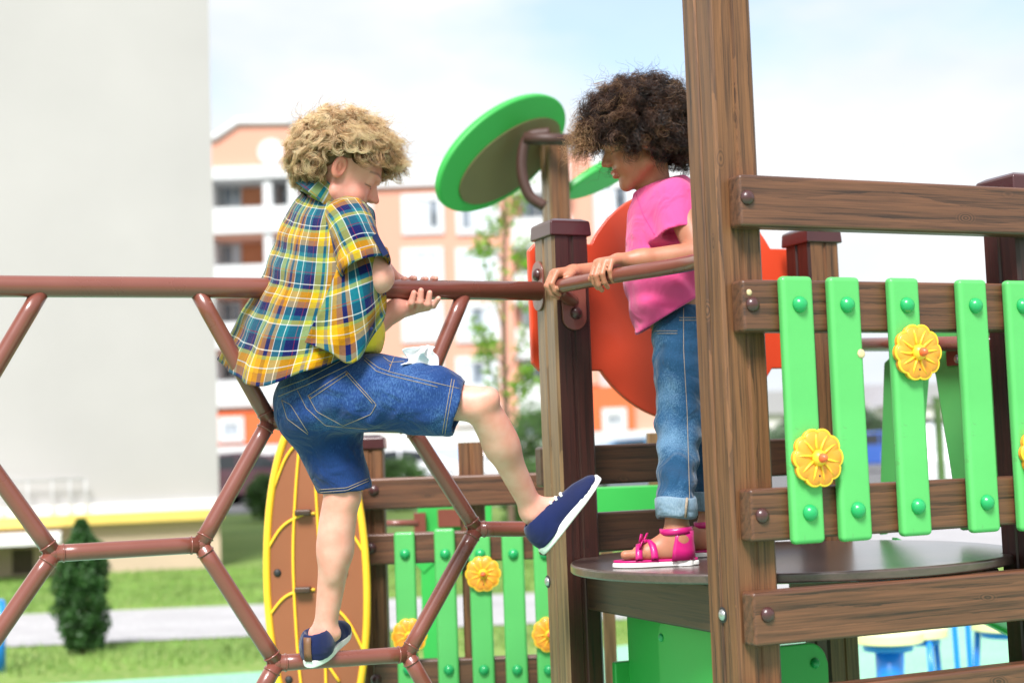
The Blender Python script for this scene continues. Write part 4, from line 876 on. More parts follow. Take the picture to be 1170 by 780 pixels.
def cloth(name, c, var=0.08, sheen=0.2):
    m = plain(name, c, 0.85, var, 12, bump=0.25, bscale=350, spec=0.15); nt = m.node_tree; l = nt.links.new
    nc = N(nt, 'ShaderNodeTexNoise'); nc.inputs['Scale'].default_value = 13; nc.inputs['Detail'].default_value = 2; nc.inputs['Distortion'].default_value = 1.0; l(nt.nodes['Texture Coordinate'].outputs['Object'], nc.inputs[0])
    bc = N(nt, 'ShaderNodeBump'); bc.inputs['Strength'].default_value = 0.55; bc.inputs['Distance'].default_value = 0.02; l(nc.outputs[0], bc.inputs['Height']); l(bc.outputs[0], nt.nodes['Bump'].inputs['Normal'])
    m.node_tree.nodes['Principled BSDF'].inputs['Sheen Weight'].default_value = sheen; return m
def plaid():
    m, nt, b = mat('plaid_cotton'); l = nt.links.new; at = N(nt, 'ShaderNodeAttribute', attribute_name='cloth'); sx = N(nt, 'ShaderNodeSeparateXYZ'); l(at.outputs['Vector'], sx.inputs[0])
    MU, NA, TE, TA, WH, YG, RE = (0.72, 0.37, 0.035), (0.010, 0.014, 0.085), (0.012, 0.145, 0.19), (0.45, 0.22, 0.07), (0.80, 0.78, 0.74), (0.42, 0.42, 0.10), (0.30, 0.05, 0.06)
    def stripes(sock, per, stops, off):
        d = N(nt, 'ShaderNodeMath', operation='MULTIPLY_ADD'); d.inputs[1].default_value = 1 / per; d.inputs[2].default_value = off; l(sock, d.inputs[0])
        f = N(nt, 'ShaderNodeMath', operation='FRACT'); l(d.outputs[0], f.inputs[0]); r = ramp(nt, stops, 'CONSTANT'); l(f.outputs[0], r.inputs[0]); return r
    A = [(0, TE), (0.13, WH), (0.145, TE), (0.20, NA), (0.34, RE), (0.355, NA), (0.42, WH), (0.435, YG), (0.56, TE), (0.62, YG), (0.66, WH), (0.68, MU), (0.76, TA), (0.85, NA), (0.92, TA), (0.985, WH)]
    B_ = [(0, MU), (0.09, WH), (0.105, MU), (0.15, TA), (0.24, NA), (0.36, TE), (0.43, YG), (0.50, WH), (0.515, TE), (0.68, RE), (0.695, TE), (0.72, NA), (0.87, WH), (0.885, NA), (0.95, YG)]
    ra, rb = stripes(sx.outputs[0], 0.118, A, 0.12), stripes(sx.outputs[1], 0.132, B_, 0.3)
    mx = N(nt, 'ShaderNodeMix', data_type='RGBA'); mx.inputs[0].default_value = 0.5; l(ra.outputs[0], mx.inputs[6]); l(rb.outputs[0], mx.inputs[7])
    hs = N(nt, 'ShaderNodeHueSaturation'); hs.inputs['Saturation'].default_value = 1.2; hs.inputs['Value'].default_value = 0.85; l(mx.outputs[2], hs.inputs['Color']); l(hs.outputs[0], b.inputs['Base Color'])
    n = N(nt, 'ShaderNodeTexNoise'); n.inputs['Scale'].default_value = 900; l(at.outputs['Vector'], n.inputs[0]); n3 = N(nt, 'ShaderNodeTexNoise'); n3.inputs['Scale'].default_value = 22; n3.inputs['Detail'].default_value = 3; l(at.outputs['Vector'], n3.inputs[0])
    ad = N(nt, 'ShaderNodeMath', operation='MULTIPLY_ADD'); ad.inputs[1].default_value = 6.0; l(n3.outputs[0], ad.inputs[0]); l(n.outputs[0], ad.inputs[2])
    bp = N(nt, 'ShaderNodeBump'); bp.inputs['Strength'].default_value = 0.6; bp.inputs['Distance'].default_value = 0.0045; l(ad.outputs[0], bp.inputs['Height']); l(bp.outputs[0], b.inputs['Normal'])
    b.inputs['Roughness'].default_value = 0.85; b.inputs['Specular IOR Level'].default_value = 0.15; b.inputs['Sheen Weight'].default_value = 0.1; return m
def hairmat(name, stops, rough=0.38, trans=0.3):
    m, nt, b = mat(name); l = nt.links.new; at = N(nt, 'ShaderNodeAttribute', attribute_name='tint'); sep = N(nt, 'ShaderNodeSeparateColor'); l(at.outputs[0], sep.inputs[0])
    r = ramp(nt, stops); l(sep.outputs[0], r.inputs[0]); l(r.outputs[0], b.inputs['Base Color']); b.inputs['Roughness'].default_value = rough; b.inputs['Specular IOR Level'].default_value = 0.5
    t = N(nt, 'ShaderNodeBsdfTranslucent'); l(r.outputs[0], t.inputs[0]); mx = N(nt, 'ShaderNodeMixShader'); mx.inputs[0].default_value = trans
    l(b.outputs[0], mx.inputs[1]); l(t.outputs[0], mx.inputs[2]); l(mx.outputs[0], nt.nodes['Material Output'].inputs[0]); return m
M['skin_fair'] = skinmat('fair_skin', (0.70, 0.355, 0.28)); M['skin_brown'] = skinmat('brown_skin', (0.43, 0.185, 0.110))
M['denim'] = denim('blue_denim', (0.010, 0.038, 0.145), (0.13, 0.27, 0.52)); M['jeans'] = denim('washed_denim', (0.012, 0.058, 0.130), (0.20, 0.36, 0.52), 0.50)
M['cuff'] = denim('denim_inside', (0.16, 0.24, 0.32), (0.40, 0.50, 0.58)); M['stitch'] = plain('tan_stitch', (0.30, 0.23, 0.17), 0.8, 0.2, 300)
M['plaid'] = plaid(); M['tee'] = cloth('yellow_cotton', (0.80, 0.58, 0.04)); M['pink'] = cloth('pink_cotton', (0.76, 0.080, 0.265), 0.05)
M['navy'] = cloth('navy_canvas', (0.008, 0.014, 0.065), 0.15); M['sole'] = plain('white_rubber', (0.78, 0.77, 0.74), 0.6, 0.06, 40); M['tan'] = plain('brown_leather', (0.17, 0.075, 0.035), 0.6, 0.2, 60)
M['fuchsia'] = plain('fuchsia_leather', (0.50, 0.006, 0.15), 0.4, 0.1, 40, coat=0.15); M['lace'] = plain('white_lace', (0.8, 0.8, 0.78), 0.8)
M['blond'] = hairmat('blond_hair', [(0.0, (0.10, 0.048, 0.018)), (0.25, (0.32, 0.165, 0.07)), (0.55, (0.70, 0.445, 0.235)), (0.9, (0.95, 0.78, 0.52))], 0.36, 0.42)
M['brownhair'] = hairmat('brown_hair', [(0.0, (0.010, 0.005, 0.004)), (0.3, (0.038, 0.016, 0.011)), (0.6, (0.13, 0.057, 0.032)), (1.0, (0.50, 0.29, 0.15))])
M['eye'] = plain('eye_white', (0.75, 0.72, 0.68), 0.15, 0.02); M['iris'] = plain('dark_iris', (0.03, 0.02, 0.015), 0.1)

# ------------------------------------------------------------------ head, hand, shoe templates
def head_fn(c, Fw, Rt, Up, s, neck):
    """signed distance of a child's head; local x right, y forward, z up; neck = world point"""
    A = np.stack([Rt, Fw, Up]).astype(f32); c = np.asarray(c, f32); nl = (A @ (np.asarray(neck, f32) - c)) / s
    def fn(p):
        q = ((p - c) @ A.T) / f32(s); x = q.copy(); x[:, 0] = np.abs(x[:, 0])
        d = ell(q, (0, -0.012, 0.030), (0.069, 0.086, 0.074)); d = smin(d, ell(q, (0, 0.028, -0.022), (0.056, 0.052, 0.066)), 0.02)
        d = smin(d, ell(q, (0, 0.036, 0.034), (0.057, 0.048, 0.048)), 0.02); d = smin(d, rcone(x, (0.044, 0.004, -0.050), (0.010, 0.058, -0.083), 0.020, 0.0175), 0.022)
        d = smin(d, ell(x, (0.032, 0.050, -0.036), (0.026, 0.024, 0.026)), 0.014)
        d = smax(d, -ell(x, (0.031, 0.096, 0.004), (0.020, 0.018, 0.013)), 0.014)
        d = smin(d, ell(x, (0.030, 0.0655, 0.003), (0.0145, 0.0125, 0.0125)), 0.003)
        d = smin(d, rcone(x, (0.014, 0.084, 0.021), (0.040, 0.072, 0.022), 0.006, 0.005), 0.014)
        d = smin(d, rcone(q, (0, 0.072, 0.008), (0, 0.083, -0.020), 0.0085, 0.0110), 0.008); d = smin(d, rcone(q, (0, 0.079, 0.006), (0, 0.0975, -0.0225), 0.0060, 0.0073), 0.008); d = smin(d, ell(x, (0.0085, 0.087, -0.0255), (0.0062, 0.0078, 0.0056)), 0.005)
        d = smin(d, ell(q, (0, 0.0805, -0.0475), (0.019, 0.0085, 0.0052)), 0.005); d = smin(d, ell(q, (0, 0.0785, -0.0575), (0.016, 0.0085, 0.006)), 0.005)
        d = smax(d, -ell(q, (0, 0.092, -0.0525), (0.020, 0.010, 0.0012)), 0.002)
        # ear
        e = q.copy(); e[:, 0] = np.abs(e[:, 0]); ca, sa = math.cos(0.45), math.sin(0.45); ex = e - np.array((0.069, -0.006, 0.0), f32); er = ex.copy(); er[:, 0] = ex[:, 0] * ca + ex[:, 1] * sa; er[:, 1] = -ex[:, 0] * sa + ex[:, 1] * ca
        ear = ell(er, (0.004, 0, 0), (0.0078, 0.0170, 0.0265)); ear = smax(ear, -ell(er, (0.0125, 0.0035, 0.003), (0.0085, 0.0115, 0.0185)), 0.002); ear = smin(ear, ell(er, (0.004, 0.001, 0.002), (0.0042, 0.0055, 0.011)), 0.003)
        d = smin(d, ear, 0.005)
        d = smin(d, rcone(q, (0, -0.016, -0.045), nl, 0.036, 0.041), 0.02)
        return d * f32(s)
    return fn, A, c
def head_tint(Vv, A, c, s, skin_lip=(0.95, 0.62, 0.60), lash=True):
    q = ((Vv - c) @ A.T) / s; x = np.abs(q[:, 0]); t = np.ones((len(Vv), 3)) * np.array([1.04, 0.96, 0.95])
    def blob(px_, py, pz, rx, ry, rz, col, k=1.0):
        nonlocal t
        w = np.clip(1.25 - np.sqrt(((x - px_) / rx) ** 2 + ((q[:, 1] - py) / ry) ** 2 + ((q[:, 2] - pz) / rz) ** 2), 0, 0.5) * 2 * k; t = t * (1 - w[:, None]) + t * np.array(col) * w[:, None]
    blob(0, 0.083, -0.0525, 0.019, 0.015, 0.010, skin_lip); blob(0.035, 0.07, -0.03, 0.028, 0.03, 0.024, (1.0, 0.84, 0.82), 0.8); blob(0, 0.10, -0.024, 0.013, 0.012, 0.012, (1.0, 0.86, 0.84)); blob(0.072, -0.005, 0, 0.012, 0.024, 0.034, (1.0, 0.80, 0.76))
    if lash:
        zl = -0.0045 - 0.10 * np.abs(x - 0.031) + 0.0; w = np.clip(1 - np.abs(q[:, 2] - zl) / 0.0022, 0, 1) * (np.abs(x - 0.031) < 0.0155) * (q[:, 1] > 0.06); t *= 1 - 0.88 * w[:, None]
        zb = 0.0225 + 0.012 * (1 - ((x - 0.031) / 0.02) ** 2) * 0.4; w = np.clip(1.4 - np.abs(q[:, 2] - zb) / 0.0028, 0, 1) * (np.abs(x - 0.030) < 0.021) * (q[:, 1] > 0.05); t *= 1 - 0.55 * w[:, None]
    return t
def hand_fn(wr, X, Yt, Zb, s, curls, thumb=(0.5, 0.5), spread=0.05, arm=None):
    """wr wrist, X to the fingers, Yt to the thumb side, Zb back of the hand; curls = per finger three bends (rad)"""
    wr, X, Yt, Zb = (np.asarray(q, float) for q in (wr, X, Yt, Zb)); segs = []
    def w(x, y, z): return wr + s * (X * x + Yt * y + Zb * z)
    fl = [(0.038, 0.0215, 0.017), (0.042, 0.025, 0.019), (0.039, 0.023, 0.018), (0.031, 0.018, 0.015)]; fy = [0.0245, 0.0085, -0.0075, -0.0225]; fx = [0.064, 0.067, 0.064, 0.057]; fr = [0.0082, 0.0085, 0.0080, 0.0070]
    fingers = []
    for i in range(4):
        a = 0.0; yaw = spread * (1.5 - i); p = np.array([fx[i], fy[i], 0.002]); pts = [p.copy()]
        for L_, cu in zip(fl[i], curls[i]):
            a += cu; p = p + L_ * np.array([math.cos(a) * math.cos(yaw), math.cos(a) * math.sin(yaw), -math.sin(a)]); pts.append(p.copy())
        fingers.append([w(*q) for q in pts])
    t0 = np.array([0.018, 0.024, -0.004]); a, cl = thumb; d1 = nrm([0.75, 0.75 * (1 - cl * 0.5), -0.5 * cl]); d2 = nrm([0.95, 0.55 * (1 - cl), -0.75 * cl]); d3 = nrm([1.0, 0.25 * (1 - cl), -1.0 * cl])
    t1 = t0 + d1 * 0.028; t2 = t1 + d2 * 0.024; t3 = t2 + d3 * 0.018; th = [w(*q) for q in (t0, t1, t2, t3)]
    palm = [(w(0.004, 0.010, 0), w(fx[0] - 0.004, 0.0225, 0), 0.0125, 0.0115), (w(0.004, 0.004, 0), w(fx[1] - 0.004, 0.0085, 0.001), 0.0135, 0.0122), (w(0.004, -0.004, 0), w(fx[2] - 0.004, -0.0075, 0), 0.0135, 0.0118), (w(0.004, -0.010, 0), w(fx[3] - 0.004, -0.0215, -0.001), 0.0125, 0.0105)]
    def fn(p):
        d = None
        for a_, b_, r0, r1 in palm:
            q = rcone(p, a_, b_, r0 * s, r1 * s); d = q if d is None else smin(d, q, 0.012 * s)
        t = smin(smin(rcone(p, th[0], th[1], 0.0125 * s, 0.0098 * s), rcone(p, th[1], th[2], 0.0095 * s, 0.0085 * s), 0.004 * s), rcone(p, th[2], th[3], 0.0085 * s, 0.0072 * s), 0.003 * s)
        d = smin(d, t, 0.010 * s); F = None
        for pts, r in zip(fingers, fr):
            g = rcone(p, pts[0], pts[1], r * 1.03 * s, r * 0.98 * s); g = smin(g, rcone(p, pts[1], pts[2], r * 0.99 * s, r * 0.92 * s), 0.002 * s); g = smin(g, rcone(p, pts[2], pts[3], r * 0.93 * s, r * 0.80 * s), 0.002 * s)
            F = g if F is None else np.minimum(F, g)
        d = smin(d, F, 0.004 * s)
        if arm is not None: d = smin(d, rcone(p, arm, w(0.004, 0, 0), arm_r * 1.0, 0.0175 * s), 0.014)
        return d
    arm_r = 0.026
    allp = np.array([q for f in fingers for q in f] + th + [w(0, 0.02, 0), w(0, -0.02, 0)]); return fn, allp
def bounds(pts, r): pts = np.asarray(pts); return pts.min(0) - r, pts.max(0) + r
def foot_outline(L_, wb, wt, n=40):
    o = []
    for i in range(n):
        t = i / n * 2 * math.pi; x = math.cos(t); y = math.sin(t)
        xx = L_ / 2 * (abs(x) ** 0.85) * (1 if x > 0 else -1); wv = np.interp(xx / L_ + 0.5, [0, 0.2, 0.45, 0.7, 0.88, 1], [wb * 0.85, wb, wb * 0.93, wt, wt * 0.93, wt * 0.6])
        o.append((xx, wv * (abs(y) ** 0.8) * (1 if y > 0 else -1)))
    return o
def shoe(parent, heel, X, Up, L_, laces=True, tab=False, tint=None):
    """low canvas plimsoll: white sole, navy upper, open collar; heel = sole point at the back, X to the toe"""
    X = nrm(X); Up = nrm(np.asarray(Up) - X * np.dot(Up, X)); S = np.cross(Up, X); c = heel + X * L_ / 2; wt, wb = L_ * 0.200, L_ * 0.180
    A = np.stack([X, S, Up])
    def up(p):
        q = ((p - c.astype(f32)) @ A.T.astype(f32)) / f32(L_)
        d = ell(q, (-0.28, 0, 0.15), (0.215, 0.180, 0.255)); d = smin(d, ell(q, (0.20, 0.0, 0.07), (0.29, 0.19, 0.128)), 0.10); d = smin(d, rcone(q, (-0.20, 0, 0.18), (0.20, 0, 0.09), 0.16, 0.13), 0.08)
        d = smax(d, -(q[:, 2] - 0.055), 0.01); cut = q[:, 2] - (0.345 + 0.02 * np.cos((q[:, 0] + 0.25) * 10)); d = smax(d, cut, 0.015)
        d = smax(d, -ell(q, (-0.225, 0, 0.42), (0.175, 0.128, 0.22)), 0.02)
        return d * f32(L_)
    lo, hi = bounds([c - X * L_ * .6, c + X * L_ * .6, c + Up * L_ * .45, c - Up * .02], 0.06); v, q = surf(up, lo, hi, 0.0028)
    root = mesh_from('shoe', relax(v, q, 1), q, M['navy'], parent)
    o = foot_outline(L_ * 1.02, wb, wt * 1.02); so = MB().prism(o, c - Up * 0.0, X, S, Up, L_ * 0.085); so.build('sole', M['sole'], root, bevel=0.004, seg=3)
    if laces:
        bv = BVHTree.FromPolygons([Vector(t) for t in v], [tuple(int(i) for i in t) for t in q]); lc = MB()
        for xx in (-0.02, 0.045, 0.11):
            pts = []
            for yy in np.linspace(-0.075, 0.075, 9):
                h = bv.ray_cast(Vector(c + X * L_ * (xx + yy * 0.15) + S * L_ * yy + Up * 0.2), Vector(-Up))
                if h[0] is not None: pts.append(np.array(h[0]) + Up * 0.001)
            if len(pts) > 3: lc.tube(pts, 0.0030, 6)
        if lc.n: lc.build('lace', M['lace'], root)
    if tab:
        bk = c - X * L_ * 0.505; pts = [bk + Up * L_ * z + X * L_ * x for z, x in ((0.09, 0.0), (0.18, 0.012), (0.27, 0.03), (0.345, 0.050))]
        t = MB(); w = L_ * 0.042; vv = []
        for p_ in pts: vv += [p_ - S * w - X * .002, p_ + S * w - X * .002]
        t.add(vv, [(2 * i, 2 * i + 1, 2 * i + 3, 2 * i + 2) for i in range(3)]); t.build('heel_tab', M['tan'], root, solid=0.003)
    return root
def stitch_line(par, bvh, pts, r=0.0006, m_='stitch'):
    """stitching laid on the cloth along a line given in the photo"""
    pts = np.asarray(pts, float); d = np.linalg.norm(np.diff(pts, axis=0), axis=1); t = np.concatenate([[0], np.cumsum(d)]); run = []; best = []
    for s in np.linspace(0, t[-1], max(4, int(t[-1] / 3))):
        px, py = np.interp(s, t, pts[:, 0]), np.interp(s, t, pts[:, 1]); dr = ray(px, py); h = bvh.ray_cast(Vector(CAMPOS), Vector(nrm(dr)))
        if h[0] is not None and (not run or (Vector(run[-1]) - h[0]).length < 0.02): run.append(np.array(h[0]) + np.array(h[1]) * 0.0007)
        else:
            best = max(best, run, key=len); run = []
    best = max(best, run, key=len)
    if len(best) > 2: MB().tube(best, r, 5).build('stitching', M[m_], par)
def bvh_of(v, q): return BVHTree.FromPolygons([Vector(t) for t in v], [tuple(int(i) for i in t) for t in q])

# ------------------------------------------------------------------ curls
def curls(name, parent, m, roots, dirs, length, helix, turns, strands, spread, droop, thick, tint_fn, npt=26, seed=1, flare=0.0):
    g = np.random.default_rng(seed); n = len(roots); k = strands; Nn = n * k
    Rt = np.repeat(roots, k, 0) + g.normal(0, spread * 0.5, (Nn, 3)); Dv = np.repeat(dirs, k, 0) + g.normal(0, 0.05 + flare, (Nn, 3)); Dv /= np.linalg.norm(Dv, axis=1)[:, None]
    L_ = np.repeat(length, k) * g.uniform(0.8, 1.12, Nn); h = np.repeat(helix, k) * g.uniform(0.85, 1.15, Nn); tr = np.repeat(turns, k) * g.uniform(0.94, 1.06, Nn)
    ph = np.repeat(g.uniform(0, 6.28, n), k) + g.normal(0, 0.13, Nn); sg = np.repeat(g.choice([-1, 1], n), k)
    a = np.cross(Dv, np.array([0.3, 0.2, 0.93])); a /= np.linalg.norm(a, axis=1)[:, None]; b = np.cross(Dv, a); t = np.linspace(0, 1, npt)
    amp = np.clip(t * 3.5, 0, 1)[None] * h[:, None]; an = sg[:, None] * (6.283 * tr[:, None] * t[None]) + ph[:, None]
    C = Rt[:, None] + Dv[:, None] * (L_[:, None] * t[None])[..., None] + droop[None, None] * (L_[:, None] * t[None] ** 2)[..., None] + a[:, None] * (amp * np.cos(an))[..., None] + b[:, None] * (amp * np.sin(an))[..., None]
    off = g.normal(0, spread, (Nn, 1, 3)) * t[None, :, None] ** 0.6; C = C + off
    T_ = np.gradient(C, axis=1); T_ /= np.linalg.norm(T_, axis=2)[..., None] + 1e-9; e = np.cross(T_, np.array([0.21, 0.53, 0.82])); e /= np.linalg.norm(e, axis=2)[..., None] + 1e-9; f = np.cross(T_, e)
    r = thick * (1 - 0.65 * t ** 2)[None, :, None]; ring = np.stack([C + r * (math.cos(q) * e + math.sin(q) * f) for q in (0, 2.094, 4.189)], 2)
    Vv = ring.reshape(-1, 3); base = (np.arange(Nn)[:, None] * npt + np.arange(npt - 1)[None]).reshape(-1) * 3
    Q = np.concatenate([np.stack([base + j, base + (j + 1) % 3, base + 3 + (j + 1) % 3, base + 3 + j], 1) for j in range(3)])
    tv = np.repeat(np.clip(tint_fn(C, np.repeat(g.normal(0, 0.17, n), k)[:, None] + g.normal(0, 0.09, (Nn, 1)), t[None]), 0, 1).reshape(-1), 3); return Vv, Q, np.stack([tv] * 3, 1)
# ------------------------------------------------------------------ the boy
def boy():
    hc = P(388, 200, 3.13); s = 0.95
    yaw = R(82); Fw0 = np.array([math.sin(yaw), math.cos(yaw), 0]); Rt0 = np.array([Fw0[1], -Fw0[0], 0]); pit = R(24)
    Fw = Fw0 * math.cos(pit) - Z * math.sin(pit); Up = Z * math.cos(pit) + Fw0 * math.sin(pit); roll = R(2); Rt = Rt0 * math.cos(roll) + Up * math.sin(roll); Up = np.cross(Rt, Fw)
    neck = P(370, 238, 3.13); hf, A, c = head_fn(hc, Fw, Rt, Up, s, neck)
    v1, q1 = surf(hf, hc - 0.15, hc + 0.145, 0.0024); v1 = relax(v1, q1, 1)
    parts = [(v1, q1)]; tints = [head_tint(v1, A, c, s)]
    # torso core under the clothes
    pel, hipR, hipL = P(380, 442, 3.11), P(402, 448, 3.05), P(362, 462, 3.16); chest = P(372, 300, 3.12); shR, shL = P(398, 250, 2.99), P(352, 246, 3.22)
    def torso(p):
        d = smin(rcone(p, pel - Z * 0.02, chest, 0.055, 0.066), rcone(p, shR + np.array([0, 0.04, -0.02]), shL + np.array([0.01, -0.03, -0.02]), 0.03, 0.03), 0.04); return smin(d, rcone(p, chest, neck, 0.07, 0.036), 0.04)
    v, q = surf(torso, *bounds([pel, chest, shR, shL, neck], 0.12), 0.008); parts.append((v, q)); tints.append(np.ones((len(v), 3)))
    # right arm: elbow towards us, forearm going away over the bar
    eR, wR = P(432, 317, 2.985), P(437, 306, 3.24)
    dX = nrm(P(486, 318, 3.335) - wR); hR, pr = hand_fn(wR, dX, nrm(np.cross(np.cross(dX, [0, 0.5, -1.0]), dX) * -1), np.array([0, 0.7, 0.7]) - dX * np.dot([0, 0.7, 0.7], dX), 0.95, [(0.35, 0.55, 0.3)] * 4, arm=None)
    fR = hand_fn(P(447, 326, 3.325), nrm([0.92, 0.05, 0.1]), nrm([-0.1, 0.1, 1.0]), nrm([0, 1.0, 0]), 0.95, [(0.5, 0.9, 0.6), (0.3, 0.5, 0.3), (0.6, 0.9, 0.5), (0.5, 0.8, 0.5)], arm=None)
    def armR(p): return smin(rcone(p, shR + np.array([0, 0.02, -0.02]), eR, 0.028, 0.0290), rcone(p, eR, wR, 0.0285, 0.020), 0.02)
    v, q = surf(armR, *bounds([shR, eR, wR], 0.06), 0.004); parts.append((relax(v, q, 1), q)); tints.append(np.ones((len(v), 3)))
    # fingertips of the right hand come over the bar from behind
    barY = lambda x: fp(x, 330)[1]
    def rhand(p):
        d = None
        palm0 = P(452, 322, barY(452) + 0.040); d = rcone(p, wR, palm0, 0.021, 0.017); d = smin(d, rcone(p, palm0, P(492, 330, barY(492) + 0.043), 0.016, 0.012), 0.012)
        for x, up_ in ((462, 0.004), (473, 0.008), (486, 0.003), (497, 0.007)):
            k0, k1, k2 = P(x - 6, 330, barY(x) + 0.040), P(x - 2, 320.5 - up_ * 250, barY(x) + 0.026), P(x + 1, 319.5 - up_ * 200, barY(x) + 0.004)
            g_ = smin(rcone(p, k0, k1, 0.0080, 0.0075), rcone(p, k1, k2, 0.0075, 0.0062), 0.002); d = smin(d, g_, 0.004)
        return d
    v, q = surf(rhand, *bounds([wR, P(505, 330, 3.36), P(450, 310, 3.28)], 0.045), 0.0022); parts.append((relax(v, q, 1), q)); tints.append(np.ones((len(v), 3)))
    # left arm: passes in front of the belly, hand under the bar, fingers curling up on our side
    eL, wL = P(404, 392, 3.20), P(452, 354, 3.235)
    by = barY(475)
    def lhand(p):
        d = rcone(p, eL, wL, 0.029, 0.0205); pal = P(466, 350, by + 0.005); d = smin(d, rcone(p, wL, pal, 0.019, 0.0185), 0.02); d = smin(d, rcone(p, P(463, 352, by), P(488, 349, by + 0.012), 0.0165, 0.0125), 0.012)
        F = None
        for pts, r in ((((468, 353, -0.006), (470, 346, -0.026), (473, 334.5, -0.0305)), 0.0078), (((477, 353, -0.004), (480, 345, -0.026), (481, 332, -0.0305)), 0.0080), (((484, 352, -0.002), (489, 347.5, -0.025), (491, 334.5, -0.0305)), 0.0076), (((484, 350, 0.006), (495, 349, -0.016), (501, 341, -0.028)), 0.0070)):
            k = [P(x, y, by + o) for x, y, o in pts]; g_ = smin(rcone(p, k[0], k[1], r * 1.1, r), rcone(p, k[1], k[2], r, r * 0.82), 0.003); F = g_ if F is None else np.minimum(F, g_)
        return smin(d, F, 0.004)
    v, q = surf(lhand, *bounds([eL, wL, P(505, 345, by)], 0.045), 0.0022); parts.append((relax(v, q, 1), q))
    t = np.ones((len(v), 3)); tints.append(t)
    # legs
    kR, aR = P(549, 462, 2.985), P(609, 583, 3.125); heelR, toeR = P(622, 633, 3.12), P(690, 544, 3.12)
    kL, aL = P(392, 566, 3.12), P(371, 722, 3.165); heelL = P(354, 763, 3.115)
    def legR(p):
        ax = (aR - kR); d = smin(rcone(p, hipR, kR + nrm(hipR - kR) * 0.02, 0.042, 0.0365), rcone(p, kR, kR + ax * 0.38, 0.0330, 0.0335), 0.012); bk = nrm(np.cross(ax, [0, 1.0, 0]))
        d = smin(d, ell(p, kR + ax * 0.30 + bk * 0.008, (0.080, 0.028, 0.033), np.stack([nrm(ax), bk, np.cross(nrm(ax), bk)])), 0.02); d = smin(d, rcone(p, kR + ax * 0.35, aR, 0.0325, 0.0225), 0.015)
        d = smin(d, ell(p, kR + np.array([0.018, -0.012, 0.012]), (0.021, 0.020, 0.022)), 0.016); d = smin(d, ell(p, aR + np.array([-0.002, -0.019, -0.006]), (0.009, 0.008, 0.010)), 0.010)
        Xs = nrm(toeR - heelR); Us = nrm(np.cross(Xs, [0, 1.0, 0])); Us = Us if Us[0] < 0 else -Us
        d = smin(d, rcone(p, aR, heelR + Xs * 0.052 + Us * 0.036, 0.0235, 0.023), 0.015); return smin(d, rcone(p, aR, heelR + Xs * 0.11 + Us * 0.030, 0.0245, 0.017), 0.02)
    def legL(p):
        ax = aL - kL; d = smin(rcone(p, hipL, kL, 0.044, 0.0365), rcone(p, kL, kL + ax * 0.40, 0.0345, 0.0350), 0.012); d = smin(d, rcone(p, kL + ax * 0.38, aL, 0.0340, 0.0225), 0.015)
        d = smin(d, ell(p, kL + ax * 0.33 + np.array([-0.008, -0.016, 0]), (0.025, 0.025, 0.080)), 0.028); d = smax(d, -ell(p, kL + np.array([0.0, -0.056, 0.0]), (0.010, 0.014, 0.03)), 0.02)
        for sx in (-0.027, 0.026): d = smin(d, ell(p, aL + np.array([sx, 0.0, -0.004]), (0.008, 0.011, 0.011)), 0.012)
        return smin(d, rcone(p, aL, heelL + np.array([0.012, 0.048, 0.048]), 0.0235, 0.023), 0.02)
    for f_, bb in ((legR, bounds([hipR, kR, aR, heelR, toeR], 0.08)), (legL, bounds([hipL, kL, aL, heelL], 0.085))):
        v, q = surf(f_, *bb, 0.004); v = relax(v, q, 2); parts.append((v, q)); t = np.ones((len(v), 3))
        for kk in (kR, kL, aR, aL):
            w = np.clip(1 - np.linalg.norm(v - kk, axis=1) / 0.065, 0, 1)[:, None] * 0.5; t = t * (1 - w) + t * np.array([1.0, 0.84, 0.80]) * w
        tints.append(t)
    Vv, Q = join(parts); body = mesh_from('person', Vv, Q, M['skin_fair'], None, np.vstack(tints))
    tag(body, 'blond curly boy in plaid shirt and denim shorts climbing the metal frame, seen from behind', 'boy')
    # ---------------- yellow t-shirt under the plaid shirt
    def tee(p):
        d = rcone(p, pel + Z * 0.03, P(378, 330, 3.12), 0.100, 0.080); d = smin(d, ell(p, P(413, 380, 3.07), (0.050, 0.075, 0.058)), 0.03); return smax(d + 0.0025 * waves(p, 55, 4), -(p[:, 2] - P(420, 404, 3.08)[2]), 0.006)
    v, q = surf(tee, *bounds([pel, chest, shR, shL], 0.15), 0.006); mesh_from('t_shirt', relax(v, q, 1), q, M['tee'], body)
    # ---------------- plaid shirt
    def rows(rr): return [[P(*t) for t in r] for r in rr]
